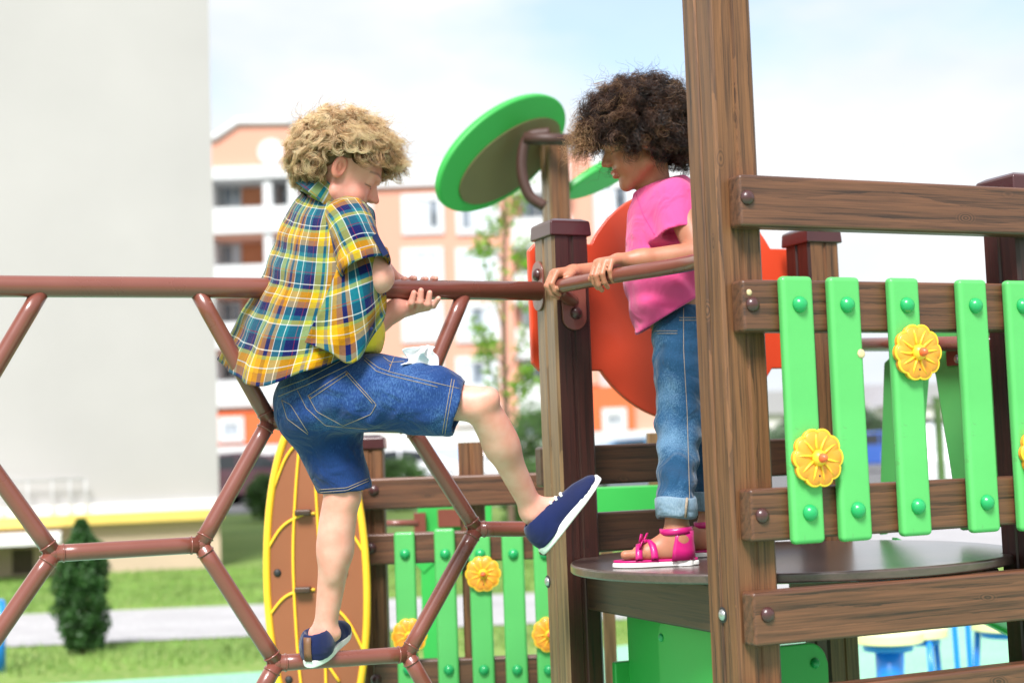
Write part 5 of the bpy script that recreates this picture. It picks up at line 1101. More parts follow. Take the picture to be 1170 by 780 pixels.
    back = rows([[(375, 228, 3.19), (352, 222, 3.17), (346, 222, 3.13), (358, 228, 3.085), (378, 231, 3.065), (394, 228, 3.065), (408, 226, 3.09), (418, 232, 3.14)],
                 [(368, 240, 3.25), (344, 236, 3.22), (328, 246, 3.15), (346, 254, 3.055), (372, 256, 3.01), (396, 248, 2.995), (416, 246, 3.02), (428, 250, 3.12)],
                 [(362, 275, 3.28), (334, 272, 3.25), (313, 281, 3.16), (338, 288, 3.035), (368, 291, 2.985), (396, 288, 2.975), (414, 284, 3.01), (426, 284, 3.12)],
                 [(350, 312, 3.29), (322, 312, 3.26), (300, 319, 3.165), (330, 328, 3.02), (364, 331, 2.978), (394, 330, 2.972), (412, 326, 3.01), (424, 322, 3.12)],
                 [(332, 350, 3.30), (300, 352, 3.28), (277, 360, 3.175), (312, 374, 3.01), (352, 376, 2.972), (388, 372, 2.972), (408, 364, 3.01), (420, 356, 3.12)],
                 [(318, 378, 3.31), (285, 380, 3.28), (262, 391, 3.185), (300, 410, 3.005), (345, 408, 2.968), (384, 399, 2.973), (405, 390, 3.01), (420, 380, 3.12)],
                 [(308, 396, 3.31), (275, 400, 3.28), (251, 413, 3.19), (292, 441, 3.00), (340, 427, 2.965), (380, 414, 2.975), (402, 404, 3.01), (418, 394, 3.12)]])
    front = rows([[(394, 276, 2.985), (408, 274, 2.965), (424, 276, 2.975), (436, 286, 3.03)], [(384, 312, 2.965), (404, 312, 2.948), (424, 312, 2.955), (438, 318, 3.02)],
                  [(368, 350, 2.958), (394, 354, 2.938), (418, 354, 2.945), (440, 344, 3.01)], [(356, 374, 2.955), (384, 384, 2.935), (412, 384, 2.945), (438, 358, 3.01)], [(348, 391, 2.955), (376, 402, 2.935), (404, 414, 2.945), (434, 368, 3.005)]])
    vb, qb, ub = patch(back, 12); vf, qf, uf = patch(front, 12); vf = vf + 0; 
    # cloth folds pulled from the shoulder to the hem
    def fold(v, uv, a, seed):
        g = np.random.default_rng(seed); d = np.zeros(len(v)); tt = uv[:, 1] / uv[:, 1].max(); uu = uv[:, 0] + 0.05 * uv[:, 1]
        for i in range(7): d += np.sin(uu * g.uniform(35, 120) + tt * g.uniform(-4, 4) + g.uniform(0, 6.28)) * g.uniform(0.3, 1)
        d2 = np.zeros(len(v))
        for i in range(5): d2 += np.sin(uv[:, 1] * g.uniform(40, 110) + uv[:, 0] * g.uniform(-40, 40) + g.uniform(0, 6.28)) * g.uniform(0.3, 1)
        return a * (d * (0.25 + 0.75 * tt) + 0.45 * d2)
    cen = (pel + chest) / 2
    def push(v, uv, a, seed):
        n = v - cen; n[:, 2] = 0; n /= np.linalg.norm(n, axis=1)[:, None]; return v + n * fold(v, uv, a, seed)[:, None]
    vb = push(vb, ub, 0.0027, 5); vf = push(vf, uf, 0.0022, 9)
    # sleeve: tube from shoulder to a turned-up cuff
    s0, s1, s2, s3 = P(393, 240, 3.01), P(403, 264, 2.975), P(411, 287, 2.962), P(418, 307, 2.958); axs = nrm(s3 - s0); sx_ = nrm(P(448, 294, 3.02) - P(388, 318, 3.02)); sx_ = nrm(sx_ - axs * np.dot(sx_, axs)); sy_ = np.cross(axs, sx_)
    SV, SU = [], []; nn = 48; prof = [(s0 - axs * 0.018, 0.026), (s0 - axs * 0.004, 0.040), (s0 * .55 + s1 * .45, 0.0450), (s1, 0.0470), (s1 * .5 + s2 * .5, 0.0480), (s2, 0.0495), (s2 * .55 + s3 * .45, 0.0505), (s2 * .5 + s3 * .5, 0.0540), (s3, 0.0530), (s3 + axs * 0.001, 0.0500), (s3 - axs * 0.03, 0.046)]; ln = 0; pv = prof[0][0]
    for i, (cc, r) in enumerate(prof):
        ln += np.linalg.norm(cc - pv) if i < 9 else 0; pv = cc
        for j in range(nn):
            a = 2 * math.pi * j / nn; w = 1 + 0.035 * math.sin(3 * a + i * 0.9) + 0.02 * math.sin(7 * a - i * 1.7)
            SV.append(cc + (sx_ * math.cos(a) + sy_ * math.sin(a) * 0.86) * r * w); SU.append((r * (a if a < math.pi else 2 * math.pi - a) * 1.0 + 0.31, ln + 0.62))
    SV = np.array(SV); SU = np.array(SU); SQ = np.array([[i * nn + j, i * nn + (j + 1) % nn, (i + 1) * nn + (j + 1) % nn, (i + 1) * nn + j] for i in range(len(prof) - 1) for j in range(nn)])
    # collar: a stand and a folded wing round the neck
    KV, KU = [], []; cn, ca_ = P(370, 228, 3.13), nrm(P(386, 205, 3.13) - P(366, 240, 3.13)); kx = nrm(np.cross([0, 1.0, 0], ca_)); ky = np.cross(ca_, kx); nk = 44
    for i, (h, r) in enumerate(((-0.014, 0.062), (0.012, 0.0565), (0.028, 0.054), (0.030, 0.057), (0.012, 0.064), (-0.012, 0.076))):
        for j in range(nk + 1):
            a = math.pi * 2 * j / nk; rr = r * (1 + 0.03 * math.sin(5 * a + i)); hh = h + (-0.012 * math.cos(a) if i >= 2 else -0.004 * math.cos(a))
            KV.append(cn + ca_ * hh + kx * rr * 0.88 * math.cos(a) + ky * rr * 1.0 * math.sin(a)); KU.append((0.055 * a + 0.03, 0.02 * i + 0.35))
    KQ = np.array([[i * (nk + 1) + j, i * (nk + 1) + j + 1, (i + 1) * (nk + 1) + j + 1, (i + 1) * (nk + 1) + j] for i in range(5) for j in range(nk)])
    off_f = uf + np.array([0.33, 0.05]); rot = np.stack([uf[:, 0] * 0.9 - uf[:, 1] * 0.35, uf[:, 1] * 0.9 + uf[:, 0] * 0.35], 1) + np.array([0.33, 0.05])
    Vs, Qs = join([(vb, qb), (vf, qf), (SV, SQ), (np.array(KV), KQ)]); us = np.vstack([ub, rot, SU, np.array(KU)])
    sh = mesh_from('plaid_shirt', Vs, Qs, M['plaid'], body, None, us, solid=0.0028)
    tabm = MB(); ta, tb2 = P(428, 268, 2.93), P(441, 291, 2.925)
    for k_ in range(1): tabm.box((ta + tb2) / 2, (np.linalg.norm(tb2 - ta), 0.003, 0.012), (nrm(tb2 - ta), Y1, nrm(np.cross(nrm(tb2 - ta), Y1))))
    tabm.build('sleeve_tab', M['navy'], sh); bt = MB()
    for x, y in ((436, 336), (424, 376)): bt.dome(P(x, y, 3.0 - (0.04 if y > 350 else 0)), -Y1, 0.0045, 0.002, n=10, k=3)
    bt.build('button', M['navy'], sh)
    # ---------------- denim shorts
    hemR0, hemR1 = P(524, 433, 2.99), P(512, 499, 2.99); hR_c = P(524, 466, 2.985); hR_n = nrm(P(548, 471, 2.985) - P(500, 460, 2.985)); hL_c = P(398, 560, 3.125); hL_n = nrm(P(401, 590, 3.13) - P(392, 520, 3.12))
    def shorts(p, inset=0.0):
        dR = smin(rcone(p, hipR, hR_c + hR_n * 0.03, 0.078 - inset, 0.0545 - inset), rcone(p, P(430, 440, 3.04), P(498, 448, 3.0), 0.066 - inset, 0.054 - inset), 0.02); dR = np.maximum(dR, (p - hR_c.astype(f32)) @ hR_n.astype(f32))
        dL = rcone(p, hipL, hL_c + hL_n * 0.03, 0.075 - inset, 0.0540 - inset); dL = np.maximum(dL, (p - hL_c.astype(f32)) @ hL_n.astype(f32)); wA = np.stack([nrm([0.94, -0.1, 0.31]), nrm([0.1, 0.99, 0.03]), nrm([-0.31, -0.03, 0.94])])
        dP = ell(p, P(374, 452, 3.11), (0.110 - inset, 0.104 - inset, 0.088 - inset), wA); dP = smin(dP, rcone(p, P(376, 446, 3.11), P(373, 400, 3.115), 0.092, 0.090), 0.02); dP = smin(dP, ell(p, P(349, 476, 3.10), (0.062 - inset, 0.07, 0.062)), 0.03)
        d = smin(smin(dR, dL, 0.02), dP, 0.04); wn_ = nrm(P(372, 400, 3.1) - P(384, 440, 3.1)); return smax(d, (p - P(370, 413, 3.08).astype(f32)) @ wn_.astype(f32), 0.004)
    def shorts_f(p):
        d = shorts(p); iR = smin(rcone(p, hipR, hR_c + hR_n * 0.03, 0.078, 0.0545), rcone(p, P(430, 440, 3.04), P(498, 448, 3.0), 0.066, 0.054), 0.02) + 0.0115; iL = rcone(p, hipL, hL_c + hL_n * 0.03, 0.075, 0.0540) + 0.0115; inn = np.minimum(np.maximum(iR, -((p - hR_c.astype(f32)) @ hR_n.astype(f32) + 0.06)), np.maximum(iL, -((p - hL_c.astype(f32)) @ hL_n.astype(f32) + 0.06)))
        d = smax(d, -inn, 0.003)
        cr = np.sin((p @ np.array([60, 20, 45], f32)) + 2.2 * waves(p, 18, 3)) * np.clip(1 - np.abs(p[:, 2] - P(410, 480, 3.05)[2]) / 0.10, 0, 1)
        hem = np.exp(-(((p - hR_c.astype(f32)) @ hR_n.astype(f32) + 0.011) / 0.0045) ** 4) + np.exp(-(((p - hL_c.astype(f32)) @ hL_n.astype(f32) + 0.011) / 0.0045) ** 4)
        return d + 0.0034 * cr + 0.0030 * waves(p, 62, 21) + 0.0016 * waves(p, 140, 8) + 0.0022 * np.sin(p @ np.array([110, 40, -70], f32) + 2.5 * waves(p, 24, 15)) * np.exp(-(np.linalg.norm(p - P(418, 470, 2.98).astype(f32), axis=1) / 0.09) ** 2) - 0.0012 * hem
    v, q = surf(shorts_f, *bounds([hipR, hipL, hR_c, hL_c, P(320, 450, 3.1), P(380, 400, 3.1)], 0.10), 0.0036); v = relax(v, q, 1)
    fd = np.clip(0.30 * np.exp(-(np.linalg.norm(v - P(470, 425, 2.95), axis=1) / 0.09) ** 2) + 0.14 * np.exp(-(np.linalg.norm(v - P(370, 470, 3.0), axis=1) / 0.07) ** 2) + 0.10 * waves(v.astype(f32), 45, 77) + 0.06, -0.1, 0.6)
    so = mesh_from('denim_shorts', v, q, M['denim'], body, np.stack([fd] * 3, 1)); bv = bvh_of(v, q)
    for ln in ([(352, 452), (396, 424)], [(396, 424), (430, 462)], [(352, 452), (362, 470), (392, 486)], [(430, 462), (424, 473), (392, 486)], [(354, 456), (396, 428), (426, 461)], [(312, 447), (352, 432), (405, 404)], [(318, 453), (350, 440), (405, 414)],
               [(322, 457), (332, 462), (352, 494)], [(322, 457), (328, 478), (352, 496)], [(340, 446), (350, 466), (372, 486), (420, 490)], [(416, 408), (432, 420), (446, 425), (500, 438), (534, 446)], [(416, 411), (430, 424), (446, 429), (500, 442)],
               [(516, 433), (505, 498)], [(519, 434), (508, 499)], [(366, 562), (396, 560), (424, 548)], [(365, 559), (396, 557), (424, 545)], [(438, 408), (446, 414), (462, 413)], [(444, 425), (448, 414), (452, 404)]):
        stitch_line(so, bv, ln, 0.0007)
    rv = MB()
    for x, y in ((396, 427), (354, 454), (446, 417)):
        h = bv.ray_cast(Vector(CAMPOS), Vector(nrm(ray(x, y))))
        if h[0] is not None: rv.dome(np.array(h[0]), np.array(h[1]), 0.0028, 0.0018, n=10, k=3)
    if rv.n: rv.build('rivet', M['tan'], so)
    # ---------------- shoes
    upR = nrm(np.cross(toeR - heelR, [0, 1.0, 0])); upR = upR if upR[0] < 0 else -upR
    shoe(body, heelR - upR * 0.0 + np.array([0, -0.0, 0]), toeR - heelR, upR + np.array([0, -0.10, 0]), 0.196)
    shoe(body, heelL, nrm([0.28, 0.92, 0.30]), nrm([-0.06, -0.30, 0.95]), 0.190, tab=True)
    # ---------------- hair
    g = np.random.default_rng(4); n = 620; d = g.normal(size=(n * 3, 3)); d /= np.linalg.norm(d, axis=1)[:, None]
    x, y, z = d[:, 0], d[:, 1], d[:, 2]; keep = (z > np.where(np.abs(x) > 0.45, -0.02, 0.16) + 0.24 * y) & (y > 0) | (y <= 0) & (z > -0.80 - 0.1 * y) & ~((np.abs(x) > 0.5) & (y > -0.30) & (y < 0.05) & (z < -0.04)); d = d[keep][:n]; n = len(d)
    loc = np.array([0, -0.012, 0.030]) + d * np.array([0.071, 0.087, 0.076]); rts = c + loc @ A * s; nd = d @ A
    fl = nd * 0.9 + Fw * (0.25 * np.clip(d[:, 1] + 0.25, 0, 1))[:, None] + Z * 0.22 + g.normal(0, 0.30, (n, 3)); fl /= np.linalg.norm(fl, axis=1)[:, None]
    low = np.clip(-d[:, 2] - 0.0, 0, 1); L_ = g.uniform(0.036, 0.060, n) * (1 - 0.55 * low) * (1 + 0.35 * np.clip(d[:, 2], 0, 1)); fl = fl * (1 - 0.5 * low[:, None]) - Z * 0.55 * low[:, None]; fl /= np.linalg.norm(fl, axis=1)[:, None]
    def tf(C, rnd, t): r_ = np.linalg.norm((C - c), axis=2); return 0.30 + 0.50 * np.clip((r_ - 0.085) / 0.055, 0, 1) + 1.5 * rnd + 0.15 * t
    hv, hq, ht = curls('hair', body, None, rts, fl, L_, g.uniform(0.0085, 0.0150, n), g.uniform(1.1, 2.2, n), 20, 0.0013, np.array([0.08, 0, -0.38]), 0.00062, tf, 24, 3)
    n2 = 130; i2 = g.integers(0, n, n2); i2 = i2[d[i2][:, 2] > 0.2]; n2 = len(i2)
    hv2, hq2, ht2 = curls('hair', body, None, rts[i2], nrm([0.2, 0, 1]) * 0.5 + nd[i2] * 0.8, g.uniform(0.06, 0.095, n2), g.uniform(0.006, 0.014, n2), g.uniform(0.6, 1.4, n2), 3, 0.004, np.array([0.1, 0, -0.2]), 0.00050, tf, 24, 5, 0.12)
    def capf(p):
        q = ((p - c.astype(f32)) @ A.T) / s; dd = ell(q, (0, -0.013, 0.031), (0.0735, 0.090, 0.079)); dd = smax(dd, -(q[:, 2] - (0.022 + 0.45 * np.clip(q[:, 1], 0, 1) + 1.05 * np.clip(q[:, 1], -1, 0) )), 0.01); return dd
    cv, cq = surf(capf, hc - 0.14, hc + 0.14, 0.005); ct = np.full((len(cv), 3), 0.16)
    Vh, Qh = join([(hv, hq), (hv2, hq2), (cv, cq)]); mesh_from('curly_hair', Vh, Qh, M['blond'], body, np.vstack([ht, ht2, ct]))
    # ---------------- tissue tucked in the pocket
    g = np.random.default_rng(8); ts = [[P(462 + 9 * j + (i % 2) * 3 + g.normal(0, 2.5), 419 - 7.5 * i + 2 * j * (0.4 - 0.25 * i) + g.normal(0, 2), 2.985 + g.normal(0, 0.010)) for j in range(5)] for i in range(4)]
    ts[3] = [P(481 + 4 * j, 397 - (3 - abs(j - 2)) * 1.0, 2.99) for j in range(5)]
    v, q, _ = patch(ts, 5); tw_ = mesh_from('tissue', v, q, plain('white_tissue', (0.80, 0.77, 0.82), 0.9, 0.03), None, solid=0.001); tag(tw_, 'crumpled white tissue sticking out of the boy\'s shorts pocket', 'tissue')
    return body
boy()
# ------------------------------------------------------------------ the girl
def girl():
    s = 0.93; hc = P(731, 165, 3.30); yaw = R(-93); Fw0 = np.array([math.sin(yaw), math.cos(yaw), 0]); Rt = np.array([Fw0[1], -Fw0[0], 0]); pit = R(15)
    Fw = Fw0 * math.cos(pit) - Z * math.sin(pit); Up = Z * math.cos(pit) + Fw0 * math.sin(pit)
    neck = P(748, 216, 3.31); hf, A, c = head_fn(hc, Fw, Rt, Up, s, neck)
    v, q = surf(hf, hc - 0.14, hc + 0.135, 0.0024); v = relax(v, q, 1); parts = [(v, q)]; t = head_tint(v, A, c, s, (0.92, 0.58, 0.62)); lq = ((v - c) @ A.T) / s
    w = (np.abs(lq[:, 0]) < 0.013) & (np.abs(lq[:, 2] + 0.0525) < 0.0022) & (lq[:, 1] > 0.075); t[w] = (2.1, 3.6, 5.5); tints = [t]
    chest, waist = P(764, 255, 3.31), P(768, 350, 3.31); shL, shR = P(774, 228, 3.215), P(766, 232, 3.40)
    def torso(p):
        d = smin(rcone(p, chest, waist, 0.068, 0.066), rcone(p, shL, shR, 0.034, 0.034), 0.04); return smin(d, rcone(p, chest, neck, 0.05, 0.035), 0.04)
    v, q = surf(torso, *bounds([chest, waist, shL, shR, neck], 0.10), 0.008); parts.append((v, q)); tints.append(np.ones((len(v), 3)))
    # arms and hands on the hand rail
    ZRr = 1.556; hs = 0.80
    rl = T(-0.003, 0.44, ZRr); XL = nrm([-0.66, -0.75, -0.12]); ZL = nrm(np.array([0, 0, 1.0]) - XL * XL[2]); YL_ = nrm(np.cross(XL, ZL)); YL_ = YL_ if YL_[0] < 0 else -YL_
    wL = rl + Z * 0.031 - XL * 0.036; eL = P(801, 291, 3.14)
    hl, pl_ = hand_fn(wL, XL, YL_, ZL, hs, [(1.0, 0.85, 0.35), (0.95, 0.9, 0.4), (0.95, 0.9, 0.45), (0.95, 0.85, 0.4)], (0.5, 0.75), 0.07)
    def aL(p): return smin(smin(rcone(p, shL, eL, 0.035, 0.030), rcone(p, eL, eL * .25 + wL * .75, 0.0295, 0.0205), 0.012), rcone(p, eL * .3 + wL * .7, wL, 0.0205, 0.0165), 0.012)
    v, q = surf(lambda p: smin(hl(p), aL(p), 0.010), *bounds(np.vstack([pl_, [eL, wL, shL]]), 0.045), 0.0024); parts.append((relax(v, q, 1), q))
    def knuck(v, pl__):
        t = np.ones((len(v), 3)); f = pl__[:16].reshape(4, 4, 3)
        for i in range(4):
            for j in (0, 1, 2): w = np.clip(1 - np.linalg.norm(v - f[i, j], axis=1) / 0.010, 0, 1)[:, None] * 0.35; t = t * (1 - w) + t * np.array([0.80, 0.66, 0.62]) * w
            w = np.clip(1.3 - np.linalg.norm(v - (f[i, 3] * 0.9 + f[i, 2] * 0.1), axis=1) / 0.006, 0, 1)[:, None] * 0.4; t = t * (1 - w) + t * np.array([1.35, 1.25, 1.2]) * w
        return t
    tints.append(knuck(parts[-1][0], pl_))
    rr = T(-0.033, 0.628, ZRr); XR = nrm([-0.90, -0.42, -0.10]); ZR_ = nrm(np.array([0, 0, 1.0]) - XR * XR[2]); YR = nrm(np.cross(ZR_, XR)); wR = rr + Z * 0.030 - XR * 0.042; eR = P(748, 306, 3.42)
    hr_, pr_ = hand_fn(wR, XR, YR, ZR_, hs, [(0.95, 1.0, 0.5), (1.0, 1.0, 0.5), (1.0, 1.0, 0.5), (1.0, 0.95, 0.5)], (0.5, 0.9), 0.05)
    def aR(p): return smin(rcone(p, shR, eR, 0.035, 0.029), rcone(p, eR, wR, 0.028, 0.0165), 0.012)
    v, q = surf(lambda p: smin(hr_(p), aR(p), 0.010), *bounds(np.vstack([pr_, [eR, wR, shR]]), 0.045), 0.0026); parts.append((relax(v, q, 1), q)); tints.append(knuck(parts[-1][0], pr_))
    # feet
    def foot_at(px, py, yaw_):
        h = PZ(px, py, 0.976); X = np.array([math.cos(yaw_), math.sin(yaw_), 0]); return h, X
    FT = [foot_at(792, 636, R(183)), foot_at(828, 626, R(190))]; Lf = 0.158; ank = []
    for h, X in FT:
        S = np.cross(Z, X); a0 = h + X * 0.030 + Z * 0.052; ank.append(a0)
        def ft(p, h=h, X=X, S=S, a0=a0):
            d = smin(ell(p, h + X * 0.028 + Z * 0.018, (0.029, 0.025, 0.024), np.stack([X, S, Z])), rcone(p, a0 + Z * 0.03, a0, 0.024, 0.025), 0.02); d = smin(d, rcone(p, a0 - Z * 0.012, h + X * 0.105 + Z * 0.012, 0.024, 0.014), 0.02)
            d = smin(d, rcone(p, h + X * 0.04 + Z * 0.012, h + X * 0.112 + Z * 0.010 + S * 0.008, 0.018, 0.0135), 0.015); d = smin(d, rcone(p, h + X * 0.08 + S * -0.014 + Z * 0.010, h + X * 0.110 - S * 0.016 + Z * 0.010, 0.014, 0.012), 0.012)
            tt = None
            for k, (y, x1, r) in enumerate(((0.019, 0.150, 0.0098), (0.006, 0.148, 0.0070), (-0.005, 0.142, 0.0066), (-0.015, 0.135, 0.0063), (-0.024, 0.126, 0.0060))):
                g = rcone(p, h + X * 0.108 + S * y * 0.85 + Z * 0.011, h + X * (x1 - r) + S * y + Z * (r + 0.001), r, r * 0.95); tt = g if tt is None else np.minimum(tt, g)
            return smax(smin(d, tt, 0.005), -((p - h.astype(f32)) @ np.array([0, 0, 1], f32)) - 0.001, 0.003)
        v, q = surf(ft, *bounds([h, h + X * 0.16, a0 + Z * 0.05], 0.04), 0.0028); parts.append((relax(v, q, 1), q)); tints.append(np.ones((len(v), 3)))
    def legs(p): return np.minimum(smin(rcone(p, P(778, 395, 3.265), P(777, 482, 3.175), 0.040, 0.034), rcone(p, P(777, 482, 3.175), ank[0] + Z * 0.02, 0.034, 0.024), 0.02), smin(rcone(p, P(790, 395, 3.37), P(802, 482, 3.37), 0.045, 0.038), rcone(p, P(802, 482, 3.37), ank[1] + Z * 0.02, 0.038, 0.024), 0.02))
    lg_ = lambda p: smin(legs(p), rcone(p, waist, P(780, 395, 3.31), 0.06, 0.055), 0.03)
    v, q = surf(lg_, *bounds([waist, P(812, 400, 3.4), P(777, 482, 3.15), ank[0], ank[1]], 0.07), 0.007); parts.append((v, q)); tints.append(np.ones((len(v), 3)))
    Vv, Q = join(parts); body = mesh_from('person', Vv, Q, M['skin_brown'], None, np.vstack(tints))
    tag(body, 'girl with big curly brown hair, pink t-shirt and rolled jeans standing on the platform', 'girl')
    # ---------------- pink t-shirt
    hn = nrm(P(752, 400, 3.31) - P(742, 372, 3.31)); hn = nrm(np.cross(P(796, 341, 3.31) - P(735, 378, 3.31), [0, 1.0, 0])); hn = hn if hn[2] < 0 else -hn; h0 = P(735, 378, 3.30)
    sc0, sc1 = shL + np.array([0, 0, 0.004]), P(778, 268, 3.185); scn = nrm(nrm(sc1 - sc0) + np.array([0.05, 0, -0.2])); scr0, scr1 = shR + Z * 0.004, P(764, 275, 3.43)
    A_, B_, C_ = P(757, 250, 3.31), P(756, 318, 3.31), P(763, 372, 3.31)
    def tee0(p, i=0.0):
        q = p.copy(); q[:, 1] = 3.31 + (q[:, 1] - 3.31) * 0.72
        d = smin(rcone(q, A_, B_, 0.078 - i, 0.083 - i), rcone(q, B_, C_, 0.083 - i, 0.078 - i), 0.02); d = smin(d, rcone(p, shL + np.array([-0.004, 0.03, -0.004]), shR - np.array([0.004, 0.03, 0.004]), 0.046 - i, 0.046 - i), 0.035)
        d = smin(d, rcone(p, (shL + shR) / 2 + Z * 0.012, neck + Z * 0.003, 0.052 - i, 0.046 - i), 0.025)
        for a, b in ((sc0, sc1), (scr0, scr1)): d = smin(d, rcone(p, a, b + (b - a) * 0.15, 0.043 - i, 0.0475 - i), 0.022)
        return d
    def tee(p):
        d = tee0(p); side = p[:, 1] < 3.245
        f = 0.0030 * waves(p, 48, 31) + 0.0018 * waves(p, 95, 32); ds = np.abs((p - h0.astype(f32)) @ hn.astype(f32) + 0.03); f = f + 0.0045 * np.sin((p @ np.array([55, 30, 95], f32)) + 1.8 * waves(p, 20, 6)) * np.exp(-(ds / 0.05) ** 2)
        f = f + 0.0025 * np.sin(p @ np.array([70, -40, 60], f32) + 1.5 * waves(p, 25, 12)) * np.exp(-(np.linalg.norm(p - P(752, 285, 3.2).astype(f32), axis=1) / 0.05) ** 2)
        d = d + f; 
        dl = (p - sc1.astype(f32)) @ scn.astype(f32); far = np.linalg.norm(p - sc1.astype(f32), axis=1) < 0.075; d = np.where(far, np.maximum(d, dl), d); dr = (p - scr1.astype(f32)) @ nrm(scr1 - scr0).astype(f32); far = np.linalg.norm(p - scr1.astype(f32), axis=1) < 0.07; d = np.where(far, np.maximum(d, dr), d)
        d = smax(d, (p - h0.astype(f32)) @ hn.astype(f32), 0.003); ax = nrm(np.array([-0.30, 0, 0.95])); d = smax(d, (p - (neck + np.array([0.012, 0, 0.012])).astype(f32)) @ ax.astype(f32), 0.003)
        d = smax(d, -np.maximum(tee0(p, 0.013), -(p - (h0 + Z * 0.05).astype(f32)) @ hn.astype(f32) - 0.05), 0.002)
        arm = np.maximum(rcone(p, sc0, sc1 + (sc1 - sc0) * .4, 0.037, 0.0415), -((p - sc1.astype(f32)) @ scn.astype(f32) + 0.03)); return smax(d, -arm, 0.002)
    v, q = surf(tee, *bounds([A_, C_, sc1, scr1, shL, shR, neck], 0.12), 0.0036); v = relax(v, q, 1); ts = mesh_from('t_shirt', v, q, M['pink'], body); bv = bvh_of(v, q); M['pstitch'] = plain('dark_pink_stitch', (0.62, 0.05, 0.25), 0.8, 0.1)
    for ln in ([(741, 371), (765, 357), (794, 338)], [(754, 270), (772, 266), (793, 261)], [(723, 226), (733, 210), (748, 199), (765, 192)], [(727, 222), (735, 245), (748, 268)]): stitch_line(ts, bv, ln, 0.0006, 'pstitch')
    # ---------------- jeans with turned-up cuffs
    hip = [P(776, 388, 3.265), P(790, 388, 3.37)]; kn = [P(777, 482, 3.175), P(802, 482, 3.37)]; an = [ank[0] + Z * 0.062, ank[1] + Z * 0.062]; bot = [ank[0] + Z * 0.030, ank[1] + Z * 0.030]
    def jeans0(p):
        d = ell(p, P(778, 382, 3.315), (0.066, 0.105, 0.085)); 
        for i in (0, 1):
            g_ = smin(rcone(p, hip[i], kn[i], 0.061, 0.0485), rcone(p, kn[i], an[i], 0.0485, 0.0375), 0.02); d = smin(d, g_, 0.018 if i == 0 else 0.012)
        return d
    def jeans(p):
        d = jeans0(p); zz = p[:, 2]; k = np.exp(-((zz - kn[0][2]) / 0.10) ** 2) + 1.2 * np.exp(-((zz - an[0][2] - 0.04) / 0.07) ** 2) + 0.7 * np.exp(-((zz - hip[0][2] + 0.02) / 0.06) ** 2)
        d = d + k * 0.0017 * np.sin(zz * 125 + 2.6 * waves(p, 22, 41) + p[:, 0] * 40) + 0.0024 * waves(p, 60, 42) + 0.0012 * waves(p, 130, 43); d = np.maximum(d, bot[0][2] + 0.004 - zz); return smax(d, zz - P(770, 350, 3.3)[2], 0.004)
    v, q = surf(jeans, *bounds(hip + kn + bot + [P(778, 350, 3.3)], 0.10), 0.004); v = relax(v, q, 1)
    fd = 0.42 * np.exp(-(np.linalg.norm((v - P(757, 455, 3.13)) * np.array([1, 1, 0.55]), axis=1) / 0.055) ** 2) + 0.18 * np.exp(-(np.linalg.norm((v - P(765, 540, 3.1)) * np.array([1, 1, 0.6]), axis=1) / 0.05) ** 2) + 0.13 * waves(v.astype(f32), 50, 78) + 0.1
    je = mesh_from('jeans', v, q, M['jeans'], body, np.stack([np.clip(fd, -.1, .7)] * 3, 1)); bv = bvh_of(v, q)
    for ln in ([(781, 352), (781, 400), (785, 470), (788, 580)], [(741, 383), (752, 381), (774, 381)], [(741, 380), (752, 378), (774, 378)], [(776, 366), (797, 366)], [(776, 363), (797, 363)]): stitch_line(je, bv, ln, 0.0007)
    for i in (0, 1):
        a = bot[i]; v_, u_ = [], []; nn = 40; prof = [(0.0, 0.0355), (-0.002, 0.0395), (0.004, 0.0425), (0.022, 0.0432), (0.037, 0.0422), (0.040, 0.0395), (0.038, 0.037)]
        for k_, (z, r) in enumerate(prof):
            for j in range(nn): th = 2 * math.pi * j / nn; rr_ = r * (1 + 0.025 * math.sin(3 * th + k_) + 0.015 * math.sin(7 * th)); v_.append(a + np.array([rr_ * math.cos(th), rr_ * math.sin(th), z + 0.003 * math.sin(2 * th)]))
        Qc = np.array([[k_ * nn + j, k_ * nn + (j + 1) % nn, (k_ + 1) * nn + (j + 1) % nn, (k_ + 1) * nn + j] for k_ in range(len(prof) - 1) for j in range(nn)])
        cu = mesh_from('cuff', np.array(v_), Qc, M['cuff'], je, np.full((len(v_), 3), 0.1)); m = MB(); q0 = a + np.array([0.012, -0.0432, 0])
        m.tube([q0 + np.array([0.001, 0, -0.001]), q0 + np.array([0.003, -0.001, 0.02]), q0 + np.array([0.006, 0.0005, 0.039])], 0.0028, 6); m.build('seam', M['stitch'], cu)
    # ---------------- sandals
    for (h, X), lab in zip(FT, ('near', 'far')):
        S = np.cross(Z, X); o = foot_outline(0.176, 0.026, 0.034); cc = h + X * 0.076
        sd = MB().prism(o, cc - Z * 0.0155, X, S, Z, 0.010).build('sandal', M['sole'], body, bevel=0.003)
        MB().prism(foot_outline(0.172, 0.0245, 0.032), cc - Z * 0.0055, X, S, Z, 0.005).build('insole', M['fuchsia'], sd, bevel=0.0015)
        MB().prism([(x * 0.30, y) for x, y in foot_outline(0.16, 0.026, 0.026)], h + X * 0.022 - Z * 0.0158, X, S, Z, 0.012).build('heel', M['sole'], sd, bevel=0.002)
